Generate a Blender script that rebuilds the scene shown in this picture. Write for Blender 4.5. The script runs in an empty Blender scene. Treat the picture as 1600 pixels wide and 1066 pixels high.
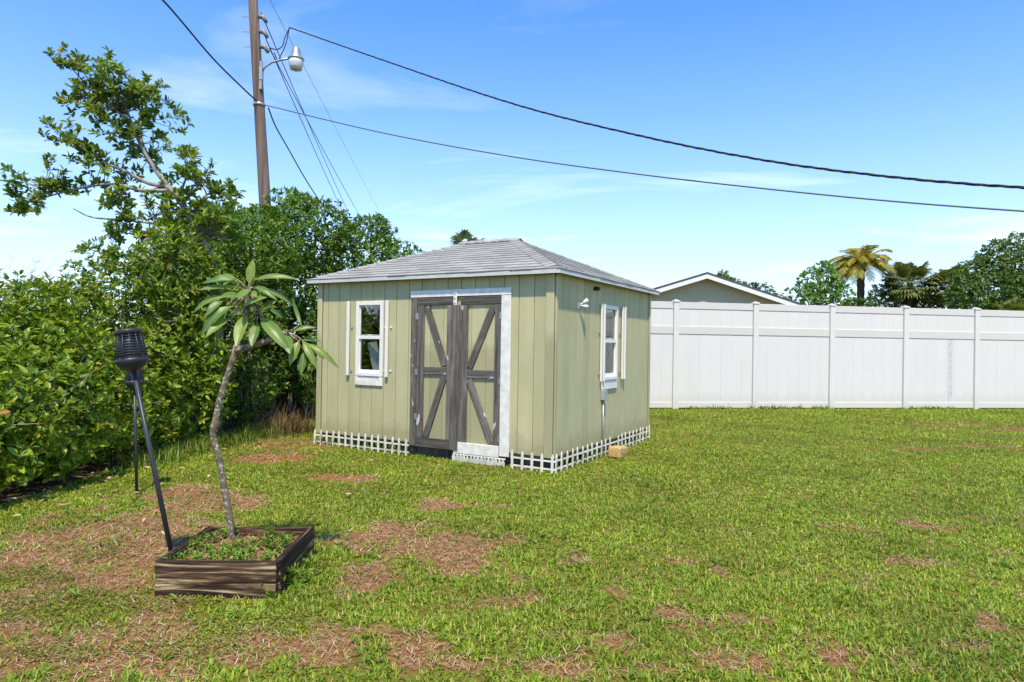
import bpy, bmesh, math, random
import numpy as np
from mathutils import Vector, Matrix

scene = bpy.context.scene
COL = scene.collection
PI = math.pi
R = math.radians

# ------------------------------------------------------------------ camera
cam_d = bpy.data.cameras.new("camera")
cam = bpy.data.objects.new("camera", cam_d)
COL.objects.link(cam)
pitch, roll = 0.0039, 0.0156
fwd = Vector((0, math.cos(pitch), math.sin(pitch)))
upv = Vector((0, -math.sin(pitch), math.cos(pitch)))
rgt = Vector((1, 0, 0))
cr, sr = math.cos(roll), math.sin(roll)
ax_r = rgt * cr + upv * sr
ax_u = upv * cr - rgt * sr
m = Matrix((ax_r, ax_u, -fwd)).transposed().to_4x4()
m.translation = Vector((0, 0, 1.45))
cam.matrix_world = m
cam_d.sensor_width = 36.0
cam_d.lens = 1050.15 / 1600 * 36.0
cam_d.clip_start = 0.05
cam_d.clip_end = 5000
scene.camera = cam

# ------------------------------------------------------------------ sky
SUN_EL = 62.0
world = bpy.data.worlds.new("World")
scene.world = world
world.use_nodes = True
wt = world.node_tree
wt.nodes.clear()
w_out = wt.nodes.new("ShaderNodeOutputWorld")
w_bg = wt.nodes.new("ShaderNodeBackground")
w_sky = wt.nodes.new("ShaderNodeTexSky")
w_sky.sky_type = 'NISHITA'
w_sky.sun_disc = False
w_sky.sun_elevation = R(SUN_EL)
w_sky.sun_rotation = R(180)
w_sky.air_density = 1.0
w_sky.dust_density = 0.4
w_sky.ozone_density = 1.6
w_tc = wt.nodes.new("ShaderNodeTexCoord")
w_sep = wt.nodes.new("ShaderNodeSeparateXYZ")
wt.links.new(w_tc.outputs["Generated"], w_sep.inputs[0])


def wmath(op, a, b=None, clamp=False):
    n = wt.nodes.new("ShaderNodeMath")
    n.operation = op
    n.use_clamp = clamp
    for i, v in enumerate((a, b)):
        if v is None:
            continue
        if isinstance(v, (int, float)):
            n.inputs[i].default_value = v
        else:
            wt.links.new(v, n.inputs[i])
    return n.outputs[0]


# thin high cloud on a plane overhead: direction / (height + c)
den = wmath('ADD', wmath('MAXIMUM', w_sep.outputs[2], 0.0), 0.10)
cu = wmath('DIVIDE', w_sep.outputs[0], den)
cv = wmath('DIVIDE', w_sep.outputs[1], den)
w_comb = wt.nodes.new("ShaderNodeCombineXYZ")
wt.links.new(wmath('MULTIPLY', cu, 0.55), w_comb.inputs[0])
wt.links.new(wmath('MULTIPLY', cv, 1.1), w_comb.inputs[1])
w_n = wt.nodes.new("ShaderNodeTexNoise")
w_n.inputs["Scale"].default_value = 0.9
w_n.inputs["Detail"].default_value = 9
w_n.inputs["Roughness"].default_value = 0.58
w_n.inputs["Distortion"].default_value = 0.5
wt.links.new(w_comb.outputs[0], w_n.inputs["Vector"])
w_ramp = wt.nodes.new("ShaderNodeValToRGB")
w_ramp.color_ramp.elements[0].position = 0.53
w_ramp.color_ramp.elements[0].color = (0, 0, 0, 1)
w_ramp.color_ramp.elements[1].position = 0.80
w_ramp.color_ramp.elements[1].color = (1, 1, 1, 1)
wt.links.new(w_n.outputs["Fac"], w_ramp.inputs[0])
cfac = wmath('MULTIPLY', w_ramp.outputs[0], 0.6)
# humid haze thickening towards the horizon, the same all round
hz = wmath('POWER', wmath('SUBTRACT', 1.0, wmath('MAXIMUM', w_sep.outputs[2], 0.0)), 4.9)
hz = wmath('MULTIPLY', hz, 0.97)
fac = wmath('ADD', cfac, hz, True)
w_mix = wt.nodes.new("ShaderNodeMix")
w_mix.data_type = 'RGBA'
wt.links.new(fac, w_mix.inputs["Factor"])
w_tint = wt.nodes.new("ShaderNodeMix")
w_tint.data_type = 'RGBA'
w_tint.blend_type = 'MULTIPLY'
w_tint.inputs["Factor"].default_value = 1.0
wt.links.new(w_sky.outputs[0], w_tint.inputs["A"])
w_tint.inputs["B"].default_value = (0.27, 0.77, 1.28, 1)
wt.links.new(w_tint.outputs["Result"], w_mix.inputs["A"])
w_mix.inputs["B"].default_value = (5.9, 6.3, 6.8, 1)
wt.links.new(w_mix.outputs["Result"], w_bg.inputs["Color"])
w_bg.inputs["Strength"].default_value = 0.13
wt.links.new(w_bg.outputs[0], w_out.inputs[0])

# ------------------------------------------------------------------ sun
sun_d = bpy.data.lights.new("sun", 'SUN')
sun_d.energy = 3.5
sun_d.angle = R(1.5)
sun_d.color = (1.0, 0.89, 0.68)
sun = bpy.data.objects.new("sun", sun_d)
COL.objects.link(sun)
to_sun = Vector((0.037 * math.cos(R(SUN_EL)), -math.cos(R(SUN_EL)), math.sin(R(SUN_EL))))
sun.rotation_euler = to_sun.to_track_quat('Z', 'Y').to_euler()
sun.location = (0, -5, 12)

scene.view_settings.view_transform = 'Standard'
scene.view_settings.look = 'None'
scene.view_settings.exposure = 0.80
scene.view_settings.gamma = 1.0
scene.view_settings.use_curve_mapping = False
scene.render.engine = 'CYCLES'
scene.cycles.max_bounces = 6
scene.cycles.transparent_max_bounces = 8

# ------------------------------------------------------------------ helpers
rng = np.random.default_rng(11)
random.seed(5)


def tag(o, label=None, cat=None, group=None, kind=None):
    if label: o["label"] = label
    if cat: o["category"] = cat
    if group: o["group"] = group
    if kind: o["kind"] = kind
    return o


def link(name, me, mat=None, parent=None, loc=None, rot=None):
    o = bpy.data.objects.new(name, me)
    COL.objects.link(o)
    if mat is not None and len(me.materials) == 0:
        me.materials.append(mat)
    if parent is not None:
        o.parent = parent
    if loc is not None: o.location = loc
    if rot is not None: o.rotation_euler = rot
    return o


def empty(name, loc=(0, 0, 0), rz=0.0):
    o = bpy.data.objects.new(name, None)
    COL.objects.link(o)
    o.location = loc
    o.rotation_euler = (0, 0, rz)
    o.empty_display_size = 0.2
    return o


class MB:
    def __init__(s):
        s.v, s.f = [], []

    def quadbox(s, x0, x1, y0, y1, z0, z1):
        b = len(s.v)
        s.v += [(x0, y0, z0), (x1, y0, z0), (x1, y1, z0), (x0, y1, z0),
                (x0, y0, z1), (x1, y0, z1), (x1, y1, z1), (x0, y1, z1)]
        s.f += [tuple(b + i for i in q) for q in
                ((3, 2, 1, 0), (4, 5, 6, 7), (0, 1, 5, 4), (1, 2, 6, 5), (2, 3, 7, 6), (3, 0, 4, 7))]
        return s

    def tube(s, pts, rad, n=8, cap=True):
        pts = [Vector(p) for p in pts]
        if not hasattr(rad, '__len__'): rad = [rad] * len(pts)
        b = len(s.v)
        ref = Vector((0, 0, 1))
        d0 = (pts[1] - pts[0]).normalized()
        if abs(d0.dot(ref)) > 0.9: ref = Vector((1, 0, 0))
        for i, p in enumerate(pts):
            d = (pts[min(i + 1, len(pts) - 1)] - pts[max(i - 1, 0)])
            d = d.normalized() if d.length > 1e-9 else d0
            a = d.cross(ref).normalized()
            c = a.cross(d).normalized()
            for k in range(n):
                t = 2 * PI * k / n
                s.v.append(tuple(p + (a * math.cos(t) + c * math.sin(t)) * rad[i]))
        for i in range(len(pts) - 1):
            for k in range(n):
                k2 = (k + 1) % n
                s.f.append((b + i * n + k, b + i * n + k2, b + (i + 1) * n + k2, b + (i + 1) * n + k))
        if cap:
            s.f.append(tuple(b + k for k in range(n))[::-1])
            e = b + (len(pts) - 1) * n
            s.f.append(tuple(e + k for k in range(n)))
        return s

    def lathe(s, prof, n=20, c=(0, 0, 0)):
        b = len(s.v)
        for r, z in prof:
            for k in range(n):
                t = 2 * PI * k / n
                s.v.append((c[0] + r * math.cos(t), c[1] + r * math.sin(t), c[2] + z))
        for i in range(len(prof) - 1):
            for k in range(n):
                k2 = (k + 1) % n
                s.f.append((b + i * n + k, b + i * n + k2, b + (i + 1) * n + k2, b + (i + 1) * n + k))
        s.f.append(tuple(b + k for k in range(n))[::-1])
        e = b + (len(prof) - 1) * n
        s.f.append(tuple(e + k for k in range(n)))
        return s

    def prism(s, poly, y0, y1):
        """polygon in (x, z) extruded along y"""
        b = len(s.v); n = len(poly)
        s.v += [(x, y0, z) for x, z in poly] + [(x, y1, z) for x, z in poly]
        s.f.append(tuple(b + i for i in range(n)))
        s.f.append(tuple(b + n + i for i in range(n))[::-1])
        for i in range(n):
            j = (i + 1) % n
            s.f.append((b + j, b + i, b + n + i, b + n + j))
        return s

    def mesh(s, name, smooth=False, bevel=0.0):
        me = bpy.data.meshes.new(name)
        me.from_pydata(s.v, [], s.f)
        bm = bmesh.new(); bm.from_mesh(me)
        bmesh.ops.recalc_face_normals(bm, faces=bm.faces)
        if bevel > 0:
            bmesh.ops.bevel(bm, geom=list(bm.edges), offset=bevel, segments=1, affect='EDGES', profile=0.5)
        if smooth:
            for f in bm.faces: f.smooth = True
        bm.to_mesh(me); bm.free()
        return me

    def build(s, name, mat, parent=None, smooth=False, bevel=0.0, loc=None, rot=None):
        return link(name, s.mesh(name, smooth, bevel), mat, parent, loc, rot)


def box(name, mat, parent, x0, x1, y0, y1, z0, z1, bevel=0.0):
    """a box whose object origin is its centre (so object-space textures follow it)"""
    c = ((x0 + x1) / 2, (y0 + y1) / 2, (z0 + z1) / 2)
    hx, hy, hz_ = abs(x1 - x0) / 2, abs(y1 - y0) / 2, abs(z1 - z0) / 2
    return MB().quadbox(-hx, hx, -hy, hy, -hz_, hz_).build(name, mat, parent, bevel=bevel, loc=c)


_bc = {}


def board(name, mat, parent, p0, p1, width, thick, normal, bevel=0.003):
    """a plank whose local z runs p0 -> p1, local y is its thickness along normal"""
    p0, p1, nn = Vector(p0), Vector(p1), Vector(normal).normalized()
    z = (p1 - p0); L = z.length; z.normalize()
    x = nn.cross(z).normalized(); y = z.cross(x).normalized()
    key = (round(L, 3), round(width, 3), round(thick, 3), mat.name)
    if key not in _bc:
        me = MB().quadbox(-width / 2, width / 2, -thick / 2, thick / 2, -L / 2, L / 2).mesh(name, bevel=bevel)
        me.materials.append(mat)
        _bc[key] = me
    o = link(name, _bc[key], None, parent)
    mm = Matrix((x, y, z)).transposed().to_4x4()
    mm.translation = (p0 + p1) / 2
    o.matrix_local = mm
    return o


def tri_mesh(name, V, T, mat, parent=None, smooth=False, loc=None):
    V = np.ascontiguousarray(V, dtype=np.float32).reshape(-1, 3)
    T = np.ascontiguousarray(T, dtype=np.int32).reshape(-1, 3)
    me = bpy.data.meshes.new(name)
    me.vertices.add(len(V)); me.vertices.foreach_set("co", V.ravel())
    me.loops.add(T.size); me.loops.foreach_set("vertex_index", T.ravel())
    me.polygons.add(len(T))
    me.polygons.foreach_set("loop_start", np.arange(0, T.size, 3, dtype=np.int32))
    me.polygons.foreach_set("loop_total", np.full(len(T), 3, dtype=np.int32))
    if smooth:
        me.polygons.foreach_set("use_smooth", np.ones(len(T), dtype=bool))
    me.update(calc_edges=True)
    return link(name, me, mat, parent, loc)


def norm(a):
    return a / np.maximum(np.linalg.norm(a, axis=-1, keepdims=True), 1e-9)


_perm = np.random.default_rng(77).random((256, 256))


def vnoise(x, y):
    xi = np.floor(x).astype(int); yi = np.floor(y).astype(int)
    fx = x - xi; fy = y - yi
    fx = fx * fx * (3 - 2 * fx); fy = fy * fy * (3 - 2 * fy)
    g = lambda a, b: _perm[a & 255, b & 255]
    return (g(xi, yi) * (1 - fx) + g(xi + 1, yi) * fx) * (1 - fy) + (g(xi, yi + 1) * (1 - fx) + g(xi + 1, yi + 1) * fx) * fy


def fbm(x, y, o=4):
    s = 0; a = 0.5; t = 0
    for i in range(o):
        s = s + a * vnoise(x + 17.3 * i, y + 9.1 * i); t += a
        x = x * 2.03; y = y * 2.03; a *= 0.5
    return s / t


# ------------------------------------------------------------------ materials
def new_mat(name):
    mt = bpy.data.materials.new(name)
    mt.use_nodes = True
    nt = mt.node_tree
    b = nt.nodes["Principled BSDF"]
    return mt, nt, b


def nd(nt, typ, **kw):
    n = nt.nodes.new(typ)
    for k, v in kw.items():
        if k in n.inputs:
            n.inputs[k].default_value = v
        else:
            setattr(n, k, v)
    return n


def ramp(nt, src, stops):
    r = nt.nodes.new("ShaderNodeValToRGB")
    el = r.color_ramp.elements
    while len(el) < len(stops): el.new(0.5)
    for e, (p, c) in zip(el, stops):
        e.position = p
        e.color = (c[0], c[1], c[2], 1) if hasattr(c, '__len__') else (c, c, c, 1)
    nt.links.new(src, r.inputs[0])
    return r.outputs[0]


def mixc(nt, f, a, b, blend='MIX'):
    n = nt.nodes.new("ShaderNodeMix"); n.data_type = 'RGBA'; n.blend_type = blend
    for key, v in (("Factor", f), ("A", a), ("B", b)):
        if hasattr(v, 'is_linked') or isinstance(v, bpy.types.NodeSocket):
            nt.links.new(v, n.inputs[key])
        elif isinstance(v, (int, float)):
            n.inputs[key].default_value = v
        else:
            n.inputs[key].default_value = (v[0], v[1], v[2], 1)
    return n.outputs["Result"]


def coords(nt, kind="Object", scale=(1, 1, 1), rand=True):
    tc = nt.nodes.new("ShaderNodeTexCoord")
    mp = nt.nodes.new("ShaderNodeMapping")
    nt.links.new(tc.outputs[kind], mp.inputs[0])
    mp.inputs["Scale"].default_value = scale
    if rand:
        oi = nt.nodes.new("ShaderNodeObjectInfo")
        mu = nt.nodes.new("ShaderNodeMath"); mu.operation = 'MULTIPLY'; mu.inputs[1].default_value = 37.0
        nt.links.new(oi.outputs["Random"], mu.inputs[0])
        nt.links.new(mu.outputs[0], mp.inputs["Location"])
    return mp.outputs[0]


def noise(nt, vec, scale, detail=5, rough=0.6, dist=0.0):
    n = nd(nt, "ShaderNodeTexNoise", Scale=scale, Detail=detail, Roughness=rough, Distortion=dist)
    nt.links.new(vec, n.inputs["Vector"])
    return n.outputs["Fac"]


def bump(nt, b, h, strength=0.3, dist=0.01):
    n = nt.nodes.new("ShaderNodeBump")
    n.inputs["Strength"].default_value = strength
    n.inputs["Distance"].default_value = dist
    nt.links.new(h, n.inputs["Height"])
    nt.links.new(n.outputs[0], b.inputs["Normal"])


def obj_rand(nt, lo, hi):
    oi = nt.nodes.new("ShaderNodeObjectInfo")
    mr = nt.nodes.new("ShaderNodeMapRange")
    mr.inputs["To Min"].default_value = lo; mr.inputs["To Max"].default_value = hi
    nt.links.new(oi.outputs["Random"], mr.inputs["Value"])
    return mr.outputs[0]


def plain(name, col, rough=0.6, var=0.12, nscale=9, metal=0.0, bstr=0.0, bscale=60, spec=0.4):
    mt, nt, b = new_mat(name)
    v = coords(nt)
    f = noise(nt, v, nscale)
    lo = tuple(c * (1 - var) for c in col); hi = tuple(min(1, c * (1 + var)) for c in col)
    nt.links.new(ramp(nt, f, [(0.3, lo), (0.7, hi)]), b.inputs["Base Color"])
    b.inputs["Roughness"].default_value = rough
    b.inputs["Metallic"].default_value = metal
    b.inputs["Specular IOR Level"].default_value = spec
    if bstr: bump(nt, b, noise(nt, v, bscale), bstr, 0.004)
    return mt


def siding_mat(name, col, vertical_axis_fine=True):
    """rough-sawn painted plywood siding; slight fade, dust and a few dark nicks"""
    mt, nt, b = new_mat(name)
    v = coords(nt, scale=(1, 1, 1))
    big = noise(nt, v, 1.6, 4, 0.6)
    fine = noise(nt, coords(nt, scale=(16, 16, 110)), 1.0, 4, 0.7)
    c1 = ramp(nt, big, [(0.3, tuple(c * 0.90 for c in col)), (0.7, tuple(c * 1.08 for c in col))])
    c2 = mixc(nt, ramp(nt, fine, [(0.35, 0.0), (0.75, 0.35)]), c1, tuple(c * 0.72 for c in col))
    streak = ramp(nt, noise(nt, coords(nt, scale=(9, 9, 0.5)), 1.0, 4, 0.6), [(0.40, 0.0), (0.70, 0.30)])
    c2 = mixc(nt, streak, c2, tuple(c * f for c, f in zip(col, (0.74, 0.74, 0.66))))
    tcz = nt.nodes.new("ShaderNodeTexCoord"); sz = nt.nodes.new("ShaderNodeSeparateXYZ")
    nt.links.new(tcz.outputs["Object"], sz.inputs[0])
    nzs = nd(nt, "ShaderNodeMath", operation='MULTIPLY_ADD'); nzs.inputs[1].default_value = 0.55; nzs.inputs[2].default_value = -0.20
    nt.links.new(noise(nt, v, 5.0, 5, 0.7), nzs.inputs[0])
    dz = nd(nt, "ShaderNodeMath", operation='SUBTRACT'); nt.links.new(sz.outputs[2], dz.inputs[0]); nt.links.new(nzs.outputs[0], dz.inputs[1])
    splash = ramp(nt, dz.outputs[0], [(0.16, 0.45), (0.34, 0.0)])
    c2 = mixc(nt, splash, c2, (0.25, 0.22, 0.12))
    spots = ramp(nt, noise(nt, v, 26, 2, 0.5), [(0.735, 0.0), (0.76, 0.55)])
    c3 = mixc(nt, spots, c2, (0.10, 0.085, 0.05))
    sc = nt.nodes.new("ShaderNodeVectorMath"); sc.operation = 'SCALE'
    nt.links.new(c3, sc.inputs[0]); nt.links.new(obj_rand(nt, 0.94, 1.06), sc.inputs["Scale"])
    nt.links.new(sc.outputs[0], b.inputs["Base Color"])
    b.inputs["Roughness"].default_value = 0.75
    b.inputs["Specular IOR Level"].default_value = 0.25
    bump(nt, b, fine, 0.45, 0.006)
    return mt


def wood_mat(name, dark, light, pale, rough=0.85, pale_amt=0.3, knots=True):
    """weathered plank, grain along local z"""
    mt, nt, b = new_mat(name)
    v = coords(nt, scale=(34, 34, 1.6))
    g1 = noise(nt, v, 1.0, 6, 0.65, 0.6)
    v2 = coords(nt, scale=(90, 90, 4))
    g2 = noise(nt, v2, 1.0, 4, 0.7)
    c = ramp(nt, g1, [(0.28, dark), (0.55, light), (0.80, pale)])
    c = mixc(nt, ramp(nt, g2, [(0.45, 0.0), (0.8, 0.6)]), c, tuple(x * 0.45 for x in dark))
    blot = ramp(nt, noise(nt, coords(nt, scale=(5, 5, 2.2)), 1.4, 3, 0.6), [(0.55, 0.0), (0.75, pale_amt)])
    c = mixc(nt, blot, c, pale)
    if knots:
        kn = ramp(nt, noise(nt, coords(nt, scale=(13, 13, 6)), 1.0, 1, 0.4), [(0.74, 0.0), (0.78, 0.85)])
        c = mixc(nt, kn, c, (0.5, 0.49, 0.46))
    sc = nt.nodes.new("ShaderNodeVectorMath"); sc.operation = 'SCALE'
    nt.links.new(c, sc.inputs[0]); nt.links.new(obj_rand(nt, 0.8, 1.2), sc.inputs["Scale"])
    nt.links.new(sc.outputs[0], b.inputs["Base Color"])
    b.inputs["Roughness"].default_value = rough
    b.inputs["Specular IOR Level"].default_value = 0.2
    bump(nt, b, g1, 0.6, 0.006)
    return mt


def leaf_mat(name, stops, trans=0.35, rough=0.45, odd=None, odd_amt=0.02, spec=0.35):
    """foliage: colour per leaf (random per island), light shining through"""
    mt, nt, b = new_mat(name)
    gi = nt.nodes.new("ShaderNodeNewGeometry")
    rnd = gi.outputs["Random Per Island"]
    c = ramp(nt, rnd, stops)
    tc = nt.nodes.new("ShaderNodeTexCoord")
    big = noise(nt, tc.outputs["Object"], 1.1, 3, 0.5)
    sc = nt.nodes.new("ShaderNodeVectorMath"); sc.operation = 'SCALE'
    mr = nt.nodes.new("ShaderNodeMapRange")
    mr.inputs["From Min"].default_value = 0.3; mr.inputs["From Max"].default_value = 0.7
    mr.inputs["To Min"].default_value = 0.78; mr.inputs["To Max"].default_value = 1.22
    nt.links.new(big, mr.inputs["Value"])
    nt.links.new(c, sc.inputs[0]); nt.links.new(mr.outputs[0], sc.inputs["Scale"])
    c = sc.outputs[0]
    if odd:
        m7 = nt.nodes.new("ShaderNodeMath"); m7.operation = 'MULTIPLY'; m7.inputs[1].default_value = 97.0
        nt.links.new(rnd, m7.inputs[0])
        fr = nt.nodes.new("ShaderNodeMath"); fr.operation = 'FRACT'; nt.links.new(m7.outputs[0], fr.inputs[0])
        lt = nt.nodes.new("ShaderNodeMath"); lt.operation = 'LESS_THAN'; lt.inputs[1].default_value = odd_amt
        nt.links.new(fr.outputs[0], lt.inputs[0])
        c = mixc(nt, lt.outputs[0], c, odd)
    nt.links.new(c, b.inputs["Base Color"])
    b.inputs["Roughness"].default_value = rough
    b.inputs["Specular IOR Level"].default_value = spec
    tr = nt.nodes.new("ShaderNodeBsdfTranslucent")
    tcol = mixc(nt, 1.0, c, (1.15, 1.2, 0.45), 'MULTIPLY')
    nt.links.new(tcol, tr.inputs["Color"])
    mx = nt.nodes.new("ShaderNodeMixShader"); mx.inputs[0].default_value = trans
    nt.links.new(b.outputs[0], mx.inputs[1]); nt.links.new(tr.outputs[0], mx.inputs[2])
    nt.links.new(mx.outputs[0], nt.nodes["Material Output"].inputs[0])
    return mt


M = {}
WALL = (0.50, 0.465, 0.262)
M['siding'] = siding_mat("sage_siding", WALL)
M['groove'] = plain("siding_groove", (0.20, 0.195, 0.095), 0.9)
M['trim'] = siding_mat("sage_trim", (0.53, 0.49, 0.285))
M['white'] = plain("white_paint", (0.78, 0.755, 0.70), 0.5, 0.05, 6)
M['white_worn'] = plain("worn_white_paint", (0.74, 0.71, 0.64), 0.65, 0.16, 14, bstr=0.15)
M['picket'] = plain("picket_plastic", (0.70, 0.67, 0.58), 0.6, 0.22, 11, bstr=0.1)
mt, nt, b = new_mat("white_vinyl")
v = coords(nt)
c = ramp(nt, noise(nt, v, 1.5), [(0.3, (0.665, 0.633, 0.59)), (0.7, (0.695, 0.663, 0.62))])
tcz = nt.nodes.new("ShaderNodeTexCoord"); sz = nt.nodes.new("ShaderNodeSeparateXYZ")
nt.links.new(tcz.outputs["Object"], sz.inputs[0])
nzs = nd(nt, "ShaderNodeMath", operation='MULTIPLY_ADD'); nzs.inputs[1].default_value = 0.5; nzs.inputs[2].default_value = -0.2
nt.links.new(noise(nt, v, 4.0, 5, 0.7), nzs.inputs[0])
dz = nd(nt, "ShaderNodeMath", operation='SUBTRACT'); nt.links.new(sz.outputs[2], dz.inputs[0]); nt.links.new(nzs.outputs[0], dz.inputs[1])
c = mixc(nt, ramp(nt, dz.outputs[0], [(0.16, 0.22), (0.36, 0.0)]), c, (0.42, 0.38, 0.27))
sc = nt.nodes.new("ShaderNodeVectorMath"); sc.operation = 'SCALE'
nt.links.new(c, sc.inputs[0]); nt.links.new(obj_rand(nt, 0.985, 1.01), sc.inputs["Scale"])
nt.links.new(sc.outputs[0], b.inputs["Base Color"])
b.inputs["Roughness"].default_value = 0.42
M['vinyl'] = mt
M['oldwood'] = wood_mat("grey_weathered_wood", (0.045, 0.039, 0.033), (0.125, 0.111, 0.096), (0.29, 0.262, 0.228), pale_amt=0.35)
M['brownwood'] = wood_mat("brown_weathered_wood", (0.062, 0.053, 0.045), (0.165, 0.145, 0.125), (0.35, 0.32, 0.285), pale_amt=0.4)
mt, nt, b = new_mat("planter_wood")
pg = noise(nt, coords(nt, scale=(24, 24, 1.3)), 1.0, 8, 0.62, 1.2)
pf = noise(nt, coords(nt, scale=(70, 70, 2.5)), 1.0, 4, 0.7, 0.4)
c = ramp(nt, pg, [(0.42, (0.016, 0.010, 0.007)), (0.52, (0.085, 0.046, 0.025)), (0.58, (0.22, 0.14, 0.07)), (0.66, (0.56, 0.43, 0.25))])
c = mixc(nt, ramp(nt, pf, [(0.48, 0.0), (0.62, 0.8)]), c, (0.02, 0.013, 0.009))
c = mixc(nt, ramp(nt, noise(nt, coords(nt), 7.0, 3, 0.6), [(0.58, 0.0), (0.75, 0.4)]), c, (0.16, 0.17, 0.06))
nt.links.new(c, b.inputs["Base Color"]); b.inputs["Roughness"].default_value = 0.9
b.inputs["Specular IOR Level"].default_value = 0.2
bump(nt, b, pf, 0.8, 0.008)
M['planter'] = mt
M['inside'] = plain("interior_plywood", (0.20, 0.13, 0.075), 0.8, 0.25, 5)
M['dark'] = plain("dark_void", (0.02, 0.02, 0.02), 0.9)
M['metal'] = plain("galvanised_metal", (0.42, 0.43, 0.43), 0.45, 0.12, 12, metal=0.7)
M['drip'] = plain("drip_edge", (0.55, 0.55, 0.52), 0.5, 0.1, 7)
M['greypaint'] = plain("grey_box_paint", (0.33, 0.34, 0.33), 0.5, 0.1)
M['black'] = plain("black_plastic", (0.018, 0.018, 0.02), 0.45, 0.2)
M['torch'] = plain("black_metal", (0.028, 0.029, 0.033), 0.42, 0.2)
M['diffuser'] = plain("smoky_diffuser", (0.045, 0.045, 0.048), 0.4, 0.1)
M['cable'] = plain("black_cable", (0.015, 0.015, 0.016), 0.6, 0.1)
M['wire'] = plain("grey_wire", (0.10, 0.105, 0.11), 0.5, 0.1)
M['cream'] = plain("cream_plastic", (0.75, 0.73, 0.62), 0.4, 0.05)
M['porcelain'] = plain("insulator_grey", (0.20, 0.20, 0.20), 0.4, 0.1)
M['lampglass'] = plain("prismatic_refractor", (0.62, 0.63, 0.60), 0.25, 0.08, 40)
M['housewall'] = plain("stucco_olive_grey", (0.44, 0.40, 0.27), 0.9, 0.06, 8, bstr=0.2)
M['houseroof'] = plain("dark_roof_shingle", (0.085, 0.075, 0.072), 0.9, 0.2, 20)
M['fascia'] = plain("white_fascia", (0.74, 0.74, 0.74), 0.5, 0.05)
M['bark'] = plain("grey_bark", (0.30, 0.27, 0.24), 0.9, 0.35, 14, bstr=0.5, bscale=40)
M['stem'] = plain("brown_stem", (0.10, 0.075, 0.05), 0.9, 0.3, 10)
M['twig'] = plain("dead_twig", (0.27, 0.24, 0.22), 0.9, 0.2, 10)
M['palmtrunk'] = plain("palm_trunk_fibre", (0.085, 0.06, 0.042), 0.95, 0.4, 9, bstr=0.6, bscale=14)

# shingles
mt, nt, b = new_mat("grey_asphalt_shingle")
v = coords(nt)
gr = noise(nt, v, 170, 3, 0.7)
bl = noise(nt, v, 9, 4, 0.6)
c = ramp(nt, gr, [(0.3, (0.225, 0.217, 0.196)), (0.7, (0.43, 0.417, 0.385))])
c = mixc(nt, ramp(nt, bl, [(0.4, 0.0), (0.75, 0.5)]), c, (0.25, 0.24, 0.22))
sc = nt.nodes.new("ShaderNodeVectorMath"); sc.operation = 'SCALE'
nt.links.new(c, sc.inputs[0]); nt.links.new(obj_rand(nt, 0.84, 1.12), sc.inputs["Scale"])
nt.links.new(sc.outputs[0], b.inputs["Base Color"])
b.inputs["Roughness"].default_value = 0.9
b.inputs["Specular IOR Level"].default_value = 0.2
bump(nt, b, gr, 0.5, 0.004)
M['shingle'] = mt

# pole
mt, nt, b = new_mat("pole_wood")
v = coords(nt, scale=(14, 14, 0.35), rand=False)
g1 = noise(nt, v, 1.0, 6, 0.65, 0.3)
c = ramp(nt, g1, [(0.3, (0.085, 0.058, 0.045)), (0.55, (0.19, 0.135, 0.105)), (0.8, (0.30, 0.24, 0.20))])
nt.links.new(c, b.inputs["Base Color"]); b.inputs["Roughness"].default_value = 0.9
bump(nt, b, g1, 0.5, 0.02)
M['pole'] = mt

# window glass: clear pane with a fresnel reflection
mt, nt, b = new_mat("window_glass")
lw = nd(nt, "ShaderNodeFresnel", IOR=1.5)
tr = nd(nt, "ShaderNodeBsdfTransparent", Color=(0.80, 0.83, 0.82, 1))
gl = nd(nt, "ShaderNodeBsdfGlossy", Roughness=0.02)
gl.inputs["Color"].default_value = (1, 1, 1, 1)
mxs = nt.nodes.new("ShaderNodeMixShader")
mm_ = nt.nodes.new("ShaderNodeMath"); mm_.operation = 'MULTIPLY_ADD'; mm_.inputs[1].default_value = 0.4; mm_.inputs[2].default_value = 0.0
nt.links.new(lw.outputs[0], mm_.inputs[0]); nt.links.new(mm_.outputs[0], mxs.inputs[0])
nt.links.new(tr.outputs[0], mxs.inputs[1]); nt.links.new(gl.outputs[0], mxs.inputs[2])
nt.links.new(mxs.outputs[0], nt.nodes["Material Output"].inputs[0])
M['glass'] = mt

# stained vinyl plank
mt, nt, b = new_mat("stained_white_vinyl")
v = coords(nt, rand=False)
sx = nt.nodes.new("ShaderNodeSeparateXYZ"); nt.links.new(v, sx.inputs[0])
ab = nt.nodes.new("ShaderNodeMath"); ab.operation = 'ABSOLUTE'; nt.links.new(sx.outputs[0], ab.inputs[0])
band = ramp(nt, ab.outputs[0], [(0.05, 1.0), (0.10, 0.0)])
spk = ramp(nt, noise(nt, v, 45, 4, 0.7), [(0.42, 0.0), (0.62, 0.85)])
mu = nt.nodes.new("ShaderNodeMath"); mu.operation = 'MULTIPLY'
nt.links.new(band, mu.inputs[0]); nt.links.new(spk, mu.inputs[1])
nt.links.new(mixc(nt, mu.outputs[0], (0.66, 0.65, 0.63), (0.40, 0.34, 0.27)), b.inputs["Base Color"])
b.inputs["Roughness"].default_value = 0.45
M['vinyl_stain'] = mt

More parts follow.
